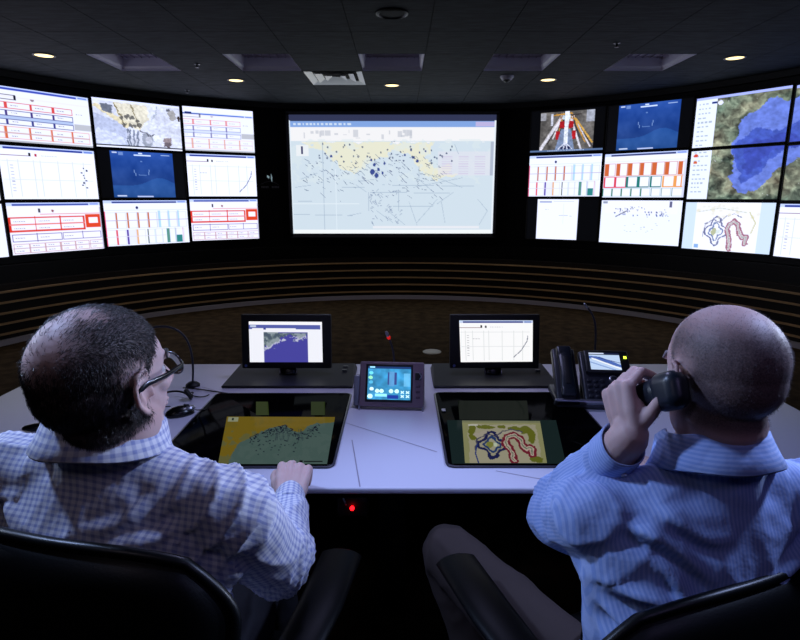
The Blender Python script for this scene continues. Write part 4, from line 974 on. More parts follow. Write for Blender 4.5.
def skin_mat(name, col, hair, g_floor=.72):
    m = bpy.data.materials.new(name); m.use_nodes = True; nt = m.node_tree; b = nt.nodes['Principled BSDF']
    b.inputs['Roughness'].default_value = .55; b.inputs['Specular IOR Level'].default_value = .35; b.inputs['Subsurface Weight'].default_value = .12; b.inputs['Subsurface Radius'].default_value = (.012, .005, .003); b.inputs['Subsurface Scale'].default_value = 1.
    at = nt.nodes.new('ShaderNodeAttribute'); at.attribute_name = 'scalp'
    tc = nt.nodes.new('ShaderNodeTexCoord'); n = nt.nodes.new('ShaderNodeTexNoise'); n.inputs['Scale'].default_value = 420; n2 = nt.nodes.new('ShaderNodeTexNoise'); n2.inputs['Scale'].default_value = 18
    nt.links.new(tc.outputs['Object'], n.inputs['Vector']); nt.links.new(tc.outputs['Object'], n2.inputs['Vector'])
    mx0 = nt.nodes.new('ShaderNodeMix'); mx0.data_type = 'RGBA'; mx0.inputs[6].default_value = (*lin(col), 1); mx0.inputs[7].default_value = (*lin((col[0] * .93, col[1] * .80, col[2] * .78)), 1); nt.links.new(n2.outputs['Fac'], mx0.inputs[0])
    mt = nt.nodes.new('ShaderNodeMath'); mt.operation = 'MULTIPLY_ADD'; mt.use_clamp = True; nt.links.new(n.outputs['Fac'], mt.inputs[0]); mt.inputs[1].default_value = .5; 
    sub = nt.nodes.new('ShaderNodeMath'); sub.operation = 'MULTIPLY'; sub.use_clamp = True; nt.links.new(at.outputs['Fac'], sub.inputs[0])
    mt.inputs[2].default_value = g_floor; nt.links.new(mt.outputs[0], sub.inputs[1])
    mx = nt.nodes.new('ShaderNodeMix'); mx.data_type = 'RGBA'; nt.links.new(sub.outputs[0], mx.inputs[0]); nt.links.new(mx0.outputs[2], mx.inputs[6]); mx.inputs[7].default_value = (*lin(hair), 1)
    nt.links.new(mx.outputs[2], b.inputs['Base Color'])
    bp = nt.nodes.new('ShaderNodeBump'); bp.inputs['Strength'].default_value = .18; bp.inputs['Distance'].default_value = .001; nt.links.new(n.outputs['Fac'], bp.inputs['Height']); nt.links.new(bp.outputs[0], b.inputs['Normal'])
    return m
def shirt_mat(name, base, c2, mode):
    m = bpy.data.materials.new(name); m.use_nodes = True; nt = m.node_tree; b = nt.nodes['Principled BSDF']
    b.inputs['Roughness'].default_value = .75; b.inputs['Specular IOR Level'].default_value = .2; b.inputs['Sheen Weight'].default_value = .08
    uv = nt.nodes.new('ShaderNodeUVMap'); uv.uv_map = 'cloth'; sp = nt.nodes.new('ShaderNodeSeparateXYZ'); nt.links.new(uv.outputs[0], sp.inputs[0])
    def stripe(out, period, width):
        a = nt.nodes.new('ShaderNodeMath'); a.operation = 'MULTIPLY'; a.inputs[1].default_value = 1 / period; nt.links.new(out, a.inputs[0])
        f = nt.nodes.new('ShaderNodeMath'); f.operation = 'FRACT'; nt.links.new(a.outputs[0], f.inputs[0])
        pg = nt.nodes.new('ShaderNodeMath'); pg.operation = 'PINGPONG'; pg.inputs[1].default_value = .5; nt.links.new(f.outputs[0], pg.inputs[0])
        mr = nt.nodes.new('ShaderNodeMapRange'); nt.links.new(pg.outputs[0], mr.inputs[0]); mr.inputs[1].default_value = width - .06; mr.inputs[2].default_value = width + .06; mr.inputs[3].default_value = 1; mr.inputs[4].default_value = 0
        return mr.outputs[0]
    if mode == 'check':
        a, c = stripe(sp.outputs[0], .0125, .22), stripe(sp.outputs[1], .0125, .22); ad = nt.nodes.new('ShaderNodeMath'); ad.operation = 'ADD'; nt.links.new(a, ad.inputs[0]); nt.links.new(c, ad.inputs[1])
        ml = nt.nodes.new('ShaderNodeMath'); ml.operation = 'MULTIPLY'; ml.inputs[1].default_value = .5; nt.links.new(ad.outputs[0], ml.inputs[0]); fac = ml.outputs[0]
    else: fac = stripe(sp.outputs[0], .0062, .25)
    mx = nt.nodes.new('ShaderNodeMix'); mx.data_type = 'RGBA'; mx.inputs[6].default_value = (*lin(base), 1); mx.inputs[7].default_value = (*lin(c2), 1); nt.links.new(fac, mx.inputs[0]); nt.links.new(mx.outputs[2], b.inputs['Base Color'])
    tc = nt.nodes.new('ShaderNodeTexCoord'); n = nt.nodes.new('ShaderNodeTexNoise'); n.inputs['Scale'].default_value = 26; n.inputs['Detail'].default_value = 3; nt.links.new(tc.outputs['Object'], n.inputs['Vector'])
    bp = nt.nodes.new('ShaderNodeBump'); bp.inputs['Strength'].default_value = .5; bp.inputs['Distance'].default_value = .006; nt.links.new(n.outputs['Fac'], bp.inputs['Height']); nt.links.new(bp.outputs[0], b.inputs['Normal'])
    return m

def seg_d(P, a, b):
    a, b = np.array(a), np.array(b); d = b - a; L = d @ d; t = np.clip(((P - a) @ d) / L, 0, 1); return np.linalg.norm(P - (a + t[:, None] * d), axis=1), t
def cloth_uv(me, segs):
    """segs: list of (a, b, radius, ref). per-face choice of the nearest limb, cylinder coordinates on it"""
    P = coords(me); D = np.stack([seg_d(P, a, b)[0] / r for a, b, r, ref in segs], 1); U = []
    for a, b, r, ref in segs:
        a, b, ref = np.array(a, float), np.array(b, float), np.array(ref, float); d = (b - a) / np.linalg.norm(b - a); e = ref - d * (ref @ d); e /= np.linalg.norm(e); g = np.cross(d, e)
        Q = P - a; U.append(np.stack([np.arctan2(Q @ g, Q @ e) * r, Q @ d], 1) if r < .12 else np.stack([-(Q @ g), Q @ d + Q @ e], 1))
    nl = len(me.loops); lv = np.empty(nl, int); me.loops.foreach_get('vertex_index', lv); q = len(me.polygons)
    ls = np.empty(q, int); lt = np.empty(q, int); me.polygons.foreach_get('loop_start', ls); me.polygons.foreach_get('loop_total', lt)
    pf = np.repeat(np.arange(q), lt); Df = np.zeros((q, len(segs)))
    np.add.at(Df, pf, D[lv]); ch = Df.argmin(1); Ua = np.stack(U, 0); uv = Ua[ch[pf], lv]
    R = np.array([s[2] for s in segs])[ch] * PI
    mx = np.full(q, -9.); mn = np.full(q, 9.); np.maximum.at(mx, pf, uv[:, 0]); np.minimum.at(mn, pf, uv[:, 0]); wrap = (mx - mn) > R
    fix = wrap[pf] & (uv[:, 0] < 0); uv[fix, 0] += 2 * R[pf][fix]
    me.uv_layers.new(name='cloth'); me.uv_layers['cloth'].data.foreach_set('uv', np.ascontiguousarray(uv).ravel()); return ch

def swapuv(cm, g):
    if g['stripe']:
        uvl = cm.uv_layers['cloth'].data; aa = np.empty(len(uvl) * 2); uvl.foreach_get('uv', aa); aa = aa.reshape(-1, 2)[:, ::-1]; uvl.foreach_set('uv', np.ascontiguousarray(aa).ravel())

def person(cfg):
    g = cfg; root = empty('person', g['base'], 0, g['label'], 'person'); off = V(g['base'])
    T = frame((math.sin(g['tyaw']), math.cos(g['tyaw']), 0)); r, f, u = (V(T.col[i]) for i in range(3))
    H = frame((math.sin(g['hyaw']) * math.cos(g['hpitch']), math.cos(g['hyaw']) * math.cos(g['hpitch']), math.sin(g['hpitch'])))
    H = H @ Matrix.Rotation(g.get('hroll', 0), 3, 'Y')
    hc = V(g['head']); hs = g.get('hs', 1.); shL, shR = V(g['shL']), V(g['shR']); mid = (shL + shR) / 2; hip = V(g['hip'])
    nb = mid + u * .100 + f * g.get('nf', .012); nt_ = hc + H @ V((0, -.022, -.055)) * hs
    # ---- skin
    mb = MB(); head_parts(mb, hc, H, hs)
    mb.tube([mid - u * .03, nb, nb.lerp(nt_, .5) - f * .002, nt_], [.075, .062, .058 * hs, .062 * hs], 24)
    mb.ell(mid - u * .02, (.16, .07, .06), T)
    mb.tube([hip, hip.lerp(mid, .5), mid - u * .06], [(.13, .08), (.12, .075), (.14, .07)], 20, upv=f)
    tipinfo = []
    for S, side in (('L', -1), ('R', 1)):
        sh, el, wr = V(g['sh' + S]), V(g['el' + S]), V(g['wr' + S])
        mb.tube([mid.lerp(sh, .5), sh, el], [.045, .044, .038], 14); mb.tube([el, el.lerp(wr, .35), wr], [.038, .040, (.029)], 16)
        Hf = g['hand' + S]; mb.tube([wr.lerp(el, .12), wr, wr + Hf @ V((0, .012, 0))], [.028, (.0265), .024], 16)
        tipinfo.append(hand_parts(mb, wr, Hf, g['thumb_side' + S], g['curl' + S], g['thumb' + S], g.get('hands' + S, 1.)))
    for kn, an in zip(g['knees'], g['ankles']):
        hj = hip + r * (.09 if kn is g['knees'][1] else -.09) - u * .02; mb.tube([hj, V(kn), V(an)], [.055, .04, .03], 12)
    me = remesh(mb, .0031, 3, fac=.5)
    P = coords(me); N = normals(me); Hn = np.array(H); L = (P - np.array(hc)) @ Hn / hs     # head-local
    def gs(x, y, z, sx, sy=None, sz=None): sy = sy or sx; sz = sz or sx; return np.exp(-((L[:, 0] - x) / sx) ** 2 - ((L[:, 1] - y) / sy) ** 2 - ((L[:, 2] - z) / sz) ** 2)
    disp = -.010 * (gs(.032, .092, .000, .016, .03, .011) + gs(-.032, .092, .000, .016, .03, .011)) - .004 * gs(0, .1, -.0665, .022, .03, .0025) - .0035 * gs(0, .095, -.084, .02, .02, .006)
    disp += -.005 * (gs(.066, .045, .02, .02, .03, .02) + gs(-.066, .045, .02, .02, .03, .02))
    P = P + N * disp[:, None] * hs; setco(me, P)
    # scalp cover
    x, y, z = L.T; rr = np.linalg.norm(L - np.array([0, -.01, .03]), axis=1) + 1e-9; dx, dy, dz = (x / rr), ((y + .01) / rr), ((z - .03) / rr)
    def sst(v, a, b): t = np.clip((v - a) / (b - a), 0, 1); return t * t * (3 - 2 * t)
    onhead = (np.abs(x) < .12) & (np.abs(y) < .14) & (z > -.11) & (z < .17)
    earz = np.exp(-(((y + .006) / .036) ** 2 + ((z - .002) / .040) ** 2) * 1.0) * sst(np.abs(x), .071, .0765)
    if g['hair'] == 'dark':
        line = -.010 + .9 * np.clip(z - .01, 0, .09) ** 1.0 * .95          # front limit in y
        cov = sst(line + .026 - y, -.008, .010) * sst(z + .070 - .25 * np.clip(y + .03, 0, .1), -.005, .012)
        cov = np.maximum(cov, sst(.060 - np.abs(x), -.01, .01) * sst(z, .085, .10) * sst(.066 - y, -.006, .008))
        bald = np.exp(-(((dx + .10) / .55) ** 2 + ((dy + .72) / .50) ** 2 + ((dz - .66) / .50) ** 2) ** 1.5 * 1.0); dens = cov * (1 - .93 * np.clip(bald * 1.25, 0, 1))
        dens *= (1 - .75 * sst(dz, .80, .97) * sst(-dy, -.30, .15)); hlen, tint = .0085, dens * .92
    else:
        line = .030 + .10 * z; cov = sst(line - y, -.012, .015) * sst(z + .066 - .25 * np.clip(y + .03, 0, .1), -.01, .015)
        top = sst(dz, .45, .93); dens = cov * (1 - .72 * top); hlen, tint = .0020, dens * .95
    dens = dens * onhead * (1 - np.clip(earz * 1.6, 0, 1)); tint = tint * onhead * (1 - np.clip(earz * 1.6, 0, 1))
    at = me.attributes.new('scalp', 'FLOAT', 'POINT'); at.data.foreach_set('value', tint.astype(np.float32))
    body = finish(me, 'body', [g['skin']], root, off)
    # eyes and brows
    for k in (-1, 1):
        c = hc + H @ V((k * .032, .0715, .000)) * hs; e = MB().ell(c, (.0118 * hs,) * 3, H).build('eye', M['eye'], root, off)
        MB().ell(c + H @ V((0, .0105, 0)) * hs, (.0058 * hs, .0030 * hs, .0058 * hs), H, n=14, m=8).build('iris', mat('iris_brown', (.15, .1, .07), .1), e, off)
        MB().tube([hc + H @ V(q) * hs for q in ((k * .016, .0985, .021), (k * .034, .094, .027), (k * .050, .078, .022))], [.0025, .0032, .002], 8).build('eyebrow', g['hairmat'], root, off)
    # strands of hair as fine tapered blades
    w = dens.copy(); w[w < .04] = 0; n = g['nhair']; idx = rng.choice(len(P), n, p=w / w.sum()); B = P[idx] + rng.randn(n, 3) * .0012; Nn = N[idx]
    flow = np.array(H @ V(g['flow'])); Lr = L[idx]; side_flow = flow[None] * np.ones((n, 1)); down = -np.array(H.col[2])
    tt = sst(Lr[:, 2], .05, .10)[:, None]; fl_ = tt * side_flow + (1 - tt) * (down * .9 + flow * -.25)
    fl_ = fl_ - Nn * (fl_ * Nn).sum(1)[:, None]; fl_ += rng.randn(n, 3) * g.get('mess', .12); ln = hlen * rng.uniform(.6, 1.15, n)[:, None]
    lift = g['lift']; d1 = Nn * lift + fl_ * (1 - lift); d1 /= np.linalg.norm(d1, axis=1)[:, None]; d2 = Nn * lift * .3 + fl_; d2 /= np.linalg.norm(d2, axis=1)[:, None]
    p0, p1 = B - Nn * .001, B + d1 * ln * .5; p2 = p1 + d2 * ln * .5; sd = np.cross(d1, Nn + rng.randn(n, 3) * .6); sd /= np.linalg.norm(sd, axis=1)[:, None] + 1e-9; wd = g['hwid']
    sn = np.cross(sd, d1); vs = np.stack([p0 + sd * wd, p0 - sd * wd * .5 + sn * wd * .87, p0 - sd * wd * .5 - sn * wd * .87, p1 + sd * wd * .8, p1 - sd * wd * .4 + sn * wd * .7, p1 - sd * wd * .4 - sn * wd * .7, p2], 1).reshape(-1, 3)
    b0 = np.arange(n)[:, None] * 7; F = []
    for q in ((0, 1, 4), (0, 4, 3), (1, 2, 5), (1, 5, 4), (2, 0, 3), (2, 3, 5), (3, 4, 6), (4, 5, 6), (5, 3, 6)): F.append(b0 + np.array(q)[None])
    F = np.concatenate(F, 0); hm = bpy.data.meshes.new('hair'); hm.vertices.add(len(vs)); hm.vertices.foreach_set('co', (vs - np.array(off)).ravel()); hm.loops.add(F.size); hm.loops.foreach_set('vertex_index', F.ravel()); hm.polygons.add(len(F)); hm.polygons.foreach_set('loop_start', np.arange(0, F.size, 3)); hm.update(calc_edges=True)
    hm.polygons.foreach_set('use_smooth', [True] * len(F)); hm.materials.append(g['hairmat']); ho = bpy.data.objects.new('hair', hm); COL.objects.link(ho); ho.parent = root
    # ---- shirt
    mb = MB(); lean = mid - hip
    secs = [(-.02, .160, .125), (.12, .168, .130), (.35, .170, .122), (.6, .182, .118), (.8, .196, .112), (.93, .190, .098)]
    pts = [hip + lean * t - f * (.012 * math.sin(PI * t)) for t, a, b in secs]; rad = [(a * g['wid'], b) for t, a, b in secs]
    mb.tube(pts, rad, 36, upv=f)
    mb.tube([mid - u * .03, mid + u * .03, nb - u * .030 - f * .010], [(.125, .082), (.095, .074), (.068, .062)], 28, upv=f)
    segs = [(hip, mid, .165, f)]
    for S, sg in (('L', -1), ('R', 1)):
        sh, el, wr = V(g['sh' + S]), V(g['el' + S]), V(g['wr' + S]); cu = el.lerp(wr, g.get('cuff', .86))
        mb.tube([nb - u * .048 + r * sg * .04, mid.lerp(sh, .62) + u * .008, sh + u * .000], [(.046), (.056), (.060)], 20)
        mb.tube([sh - r * sg * .02, sh, sh.lerp(el, .35) , sh.lerp(el, .75), el], [.064, .064, g['slv'] * 1.05, g['slv'], g['slv'] * .96], 24)
        mb.tube([el, el.lerp(cu, .25), el.lerp(cu, .6), el.lerp(cu, .86), cu], [g['slv'] * .96, g['slv'] * .97, g['slv'] * .82, g['slv'] * .68, .0375], 24, cap=False)
        segs += [(sh.lerp(el, .38), el, .060, f), (el, wr, .048, u if abs((wr - el).normalized().z) < .7 else f)]
        # under-arm drape
        mb.ell(sh.lerp(el, .12) - u * .055 - r * sg * .03, (.06, .06, .075), T)
    me = remesh(mb, .0062, 7, fac=.5)
    P = coords(me); N = normals(me); A = np.zeros(len(P)); Pn = P
    def ridge(Q, seed): return (1 - np.abs(vnoise(Q, seed)) * 2.2).clip(0, 1) ** 2
    dT, tT = seg_d(P, hip, mid)
    # long draping folds of the back, running from the shoulders down and in
    Tn = np.array(T); loc = (P - np.array(mid)) @ Tn; sxn = np.sign(loc[:, 0])
    q = np.stack([(loc[:, 0] * 15 + loc[:, 2] * 5.5 * sxn), loc[:, 1] * 4, loc[:, 2] * 3.2], 1); armd = np.minimum(seg_d(P, *[g['shL'], g['elL']])[0], seg_d(P, *[g['shR'], g['elR']])[0])
    A += .013 * (ridge(q, g['seed']) - .3) * np.clip(1 - np.exp(-((loc[:, 2] + .0) / .10) ** 2 * .6), .25, 1) * np.clip(armd / .09, 0, 1)
    A += .005 * (ridge(P * np.array([7, 7, 8]), g['seed'] + 4) - .3)
    for S in 'LR':
        sh, el, wr = (np.array(g[k + S]) for k in ('sh', 'el', 'wr'))
        for a, b, c0, wdt, amp in ((sh, el, 1., .45, .009), (el, wr, 0., .5, .009), (sh, el, .0, .35, .008), (el, wr, .85, .3, .004)):
            d, t = seg_d(P, a, b); d_ = (b - a) / np.linalg.norm(b - a); ax = (P - a) @ d_; per = P - a - ax[:, None] * d_; wgt = np.exp(-((t - c0) / wdt) ** 2) * (d < .10)
            tw = np.cross(d_, [0, .3, 1.]); tw /= np.linalg.norm(tw); ang = per @ tw
            A += amp * wgt * (ridge(np.stack([(ax + ang * .75) * 20, per[:, 0] * 6, per[:, 2] * 7], 1), g['seed'] + 7 + int(c0 * 3)) - .35)
    lx, lz = loc[:, 0], loc[:, 2]; bk_ = np.clip(-loc[:, 1] / .04, 0, 1)
    for (x0, z0, x1, z1, h_, w_) in g['folds']:
        dx_, dz_ = x1 - x0, z1 - z0; L_ = math.hypot(dx_, dz_); tq = ((lx - x0) * dx_ + (lz - z0) * dz_) / L_ ** 2; sd_ = ((lx - x0) * dz_ - (lz - z0) * dx_) / L_ + .008 * np.sin(tq * 5 + x0 * 40)
        A += bk_ * h_ * 1.25 * (np.exp(-(sd_ / w_) ** 2) - .7 * np.exp(-((sd_ - 1.7 * w_) / w_) ** 2)) * np.clip(tq / .25, 0, 1) * np.clip((1.1 - tq) / .5, 0, 1) * np.clip((1 - np.clip(tq - 1, 0, 1) * 9), 0, 1)
    A *= 1 - np.exp(-(np.linalg.norm(P - np.array(nb), axis=1) / .085) ** 2)
    for S in 'LR':
        d = np.linalg.norm(P - np.array(V(g['el' + S]).lerp(V(g['wr' + S]), .84)), axis=1); A *= 1 - .8 * np.exp(-(d / .035) ** 2)
    setco(me, P + N * A[:, None]); cloth_uv(me, segs); sho = finish(me, 'shirt', [g['shirtmat']], root, off)
    # cuffs
    for S in 'LR':
        el, wr = V(g['el' + S]), V(g['wr' + S]); d = (wr - el).normalized(); c0 = el.lerp(wr, g.get('cuff', .86)) - d * .022; c1 = c0 + d * .062
        up_ = V(T.col[1]) if abs(d.z) > .7 else V((0, 0, 1)); e1 = (up_ - d * up_.dot(d)).normalized(); e2 = d.cross(e1); n = 40; ring = []; fs = []
        lay = [(0, .0405), (.012, .0415), (.03, .0395), (.058, .0385), (.062, .0375), (.060, .0355), (.03, .036), (.0, .037)]
        for t, rd in lay:
            for k in range(n): a = 2 * PI * k / n; w_ = rd + .0012 * math.sin(3 * a + 1) + (.001 if k < 3 else 0); ring.append(c0 + d * t + e1 * (w_ * math.cos(a)) + e2 * (w_ * math.sin(a) * .93))
        m_ = len(lay)
        for l in range(m_):
            for k in range(n): j = (k + 1) % n; fs.append((l * n + k, l * n + j, ((l + 1) % m_) * n + j, ((l + 1) % m_) * n + k))
        cm = MB().add(ring, fs, 0, True).mesh('cuff'); cloth_uv(cm, [(c0, c1, .040, e1)]); swapuv(cm, g); cm.materials.append(g['shirtmat']); cuf = bpy.data.objects.new('cuff', cm); COL.objects.link(cuf); cuf.parent = sho
        setco(cm, coords(cm) - np.array(off)); MB().lathe([(.0001, .0015), (.0045, .0015), (.0050, 0), (.0001, -.001)], Matrix.Translation(c0 + d * .034 - e1 * .0395) @ frame(e2, -e1).to_4x4(), n=14).build('button', M['button'], cuf, off)
    # collar: stand and folded leaf, open at the throat
    ax = (u + f * g['clean']).normalized(); cf = (f - ax * f.dot(ax)).normalized(); cr = cf.cross(ax); c0 = nb + ax * g.get('cup', .0); n = 60; ring = []; fs = []; gap = g.get('gap', .72)
    lay = [(-.006, .0735), (.018, .0700), (.034, .0685), (.0375, .0705), (.036, .0730), (.018, .0775), (-.004, .0850), (-.010, .0880), (-.008, .0895), (.018, .0805), (.0385, .0755), (.0415, .0705), (.036, .0660), (.018, .0675), (-.006, .0705)]
    lay = [(-.010, .0770), (.020, .0715), (.040, .0680), (.0440, .0690), (.0430, .0725), (.030, .0770), (.010, .0850), (-.010, .0945), (-.013, .0930), (.010, .0825), (.030, .0745), (.012, .0745), (-.010, .0790)]
    for t, rd in lay:
        for k in range(n + 1):
            a = gap + (2 * PI - 2 * gap) * k / n; fr = math.cos(a); pt_ = max(0, (abs(a - PI) - (PI - gap - .65)) / .65) ** 1.5
            tt_ = t * (g['ch'] if t > 0 else 1) - g['drop'] * (fr + 1) * .5 + g.get('rise', 0.) * (1 - fr) * .5 + (-.026 * pt_ if rd > .080 else 0); rr_ = rd * g.get('neck', .96) + .010 * pt_ * (rd > .076)
            ring.append(c0 + ax * tt_ + cf * (rr_ * fr * 1.02) + cr * (rr_ * math.sin(a)) + ax * (.0012 * math.sin(a * 5)))
    m_ = len(lay)
    for l in range(m_):
        for k in range(n): a0 = l * (n + 1) + k; b_ = ((l + 1) % m_) * (n + 1) + k; fs.append((a0, a0 + 1, b_ + 1, b_))
    fs.append([l * (n + 1) for l in range(m_)]); fs.append([l * (n + 1) + n for l in range(m_)][::-1])
    cm = MB().add(ring, fs, 0, True).mesh('collar'); cloth_uv(cm, [(c0, c0 + ax * .05, .08, cf)])
    swapuv(cm, g)
    cm.materials.append(g['shirtmat']); co = bpy.data.objects.new('collar', cm); COL.objects.link(co); co.parent = sho; setco(cm, coords(cm) - np.array(off))
    # ---- trousers
    mb = MB(); mb.tube([hip + u * .09, hip, hip - u * .05], [(.150, .102), (.172, .122), (.165, .118)], 30, upv=f)
    for k, (kn, an) in enumerate(zip(g['knees'], g['ankles'])):
        hj = hip + r * (.09 if k else -.09) - u * .02; kn, an = V(kn), V(an)
        mb.tube([hj, hj.lerp(kn, .3), hj.lerp(kn, .8), kn], [.095, .092, .076, .070], 22); mb.tube([kn, kn.lerp(an, .3), kn.lerp(an, .8), an], [.068, .066, .056, .056], 20)
    me = remesh(mb, .008, 6); P = coords(me); N = normals(me); A = .008 * (ridge(P * np.array([8, 4, 6]), 3) - .3) + .002 * (ridge(P * 12, 5) - .3)
    for kn in g['knees']: A += .008 * np.exp(-(np.linalg.norm(P - np.array(kn), axis=1) / .13) ** 2) * .6 * (ridge(P * np.array([16, 9, 16]), 6) - .3)
    setco(me, P + N * A[:, None]); tr = finish(me, 'trousers', [g['trousermat']], root, off)
    c = hip + u * .115
    bl = MB(); n = 40; ring = []; fs = []
    for t, k_ in ((-.016, 1.0), (.016, 1.0), (.016, .96), (-.016, .96)):
        for k in range(n): a = 2 * PI * k / n; ring.append(c + u * t + f * (.128 * k_ * math.cos(a)) + r * (.168 * k_ * math.sin(a)))
    for l in range(4):
        for k in range(n): j = (k + 1) % n; fs.append((l * n + k, l * n + j, ((l + 1) % 4) * n + j, ((l + 1) % 4) * n + k))
    bl.add(ring, fs, 0, True).build('belt', M['shoe'], root, off)
    for an in g['ankles']:
        an = V(an); s_ = MB(); s_.ell(V((an.x, an.y + .055, .045)), (.047, .135, .042), n=26); s_.v = [(a, b, max(c_, .018)) for a, b, c_ in s_.v]; s_.tube([V((an.x, an.y, .05)), V((an.x, an.y - .01, .10))], [.048, .046], 16)
        sh_ = s_.build('shoe', M['shoe'], root, off); so = MB().plate(.098, .28, .018, .045, Matrix.Translation((an.x, an.y + .05, .009)), edge=.003).build('sole', M['rubber'], sh_, off)
    if g.get('glasses'):
        def p(x, y, z): return hc + H @ V((x, y, z)) * hs
        gl = empty('spectacles', root.location, 0); gl.parent = root; gl.location = (0, 0, 0)
        for k in (-1, 1):
            rim = [p(k * (.034 + .0255 * math.cos(a)), .103 - .006 * abs(math.cos(a)), .001 + .0185 * math.sin(a)) for a in np.linspace(0, 2 * PI, 22)]
            MB().tube(rim, .0019, 8).build('rim', M['black_gloss'], gl, off)
            MB().ell(p(k * .034, .101, .001), (.0245, .0015, .0175), H).build('spectacle_lens', M['lens'], gl, off)
            MB().tube([p(k * .060, .098, .006), p(k * .072, .085, .008), p(k * .083, .040, .010), p(k * .088, .000, .014), p(k * .086, -.022, .006), p(k * .084, -.034, -.010)], [(.0019, .0042)] * 6, 8, upv=H @ V((0, 0, 1))).build('temple_arm', M['black_gloss'], gl, off)
        MB().tube([p(-.010, .106, .004), p(0, .109, .007), p(.010, .106, .004)], .002, 8).build('bridge', M['black_gloss'], gl, off)
    # nails
    for tips, S in zip(tipinfo, 'LR'):
        Hf = g['hand' + S]
        for (tp_, d) in tips:
            d = d.normalized(); nz = V(Hf.col[2]); nz = (nz - d * nz.dot(d)).normalized(); MB().ell(tp_ - d * .001 + nz * .0052, (.0052, .0070, .0016), frame(d, nz), n=12, m=8).build('fingernail', g['nail'], root, off)
    return root

SK1 = skin_mat('skin_fair_man', (.84, .75, .73), (.055, .045, .04)); SK2 = skin_mat('skin_tanned_man', (.79, .70, .69), (.24, .21, .22), .60)
HM1 = mat('dark_brown_hair', (.10, .085, .08), .38, spec=.6); HM2 = mat('greying_brown_stubble', (.40, .36, .38), .5)
SH1 = shirt_mat('white_blue_gingham', (.86, .86, .89), (.57, .60, .76), 'check'); SH2 = shirt_mat('light_blue_striped_cotton', (.53, .63, .85), (.62, .70, .885), 'stripe')
NL = mat('fingernail', (.82, .66, .60), .25)
R_ = math.radians
flat = [(.15, .2, .1)] * 4
hdR = frame((-.04, 1, -.04), (0, 0, 1)); hdR = frame((-.02, .93, .32), (.10, -.1, 1))
p1 = person(dict(base=(-.47, .86, 0), label='seated man in glasses and white checked shirt, hand on the desk edge', tyaw=R_(12), hyaw=R_(23), hpitch=R_(6), head=(-.440, .800, 1.226), hs=.975,
    shL=(-.660, .865, 1.050), shR=(-.268, .790, 1.035), elL=(-.80, 1.09, .83), wrL=(-.66, 1.33, .785), elR=(-.232, .955, .800), wrR=(-.262, 1.215, .806), hip=(-.475, .865, .56),
    handR=hdR, handL=frame((.45, .85, .02), (0, 0, 1)), thumb_sideR=-1, thumb_sideL=1, curlR=[(.75, .8, .45), (.7, .85, .45), (.75, .85, .45), (.8, .8, .4)], handsR=1.06, curlL=[(.25, .3, .2)] * 4, thumbR=((.55, .2), (.25, .35), (.05, .4)), thumbL=((.7, .2), (.4, .2), (.2, .2)),
    knees=[(-.60, 1.30, .57), (-.36, 1.31, .57)], ankles=[(-.62, 1.42, .09), (-.34, 1.45, .09)], wid=1.02, slv=.060, hair='dark', nhair=26000, clean=.16, cup=-.014, rise=.006, ch=1.1, drop=.012, neck=1.08, nf=-.004, hairmat=HM1, flow=(.15, .9, .25), lift=.22, hwid=.00030, skin=SK1, shirtmat=SH1, trousermat=M['trouser_dark'], nail=NL, seed=2, folds=[(.19, -.12, .04, -.17, .010, .011), (.19, -.15, .07, -.27, .012, .012), (.17, -.18, .12, -.36, .012, .012), (.17, .0, .05, -.06, .008, .010), (.12, .02, .02, -.02, .007, .009), (-.19, -.12, -.05, -.20, .011, .012), (-.18, -.16, -.08, -.32, .012, .012), (-.16, .0, -.06, -.09, .008, .011), (.02, -.08, .01, -.30, .006, .014), (-.10, -.25, .08, -.31, .008, .014)], glasses=True, stripe=False))
hk = V((-.30, .82, -.49)).normalized(); hp = V((-.16, .42, .88)); hp = (hp - hk * hp.dot(hk)).normalized(); hn = V((-.89, -.40, .0)); hn = (hn - hk * hn.dot(hk) - hp * hn.dot(hp)).normalized()
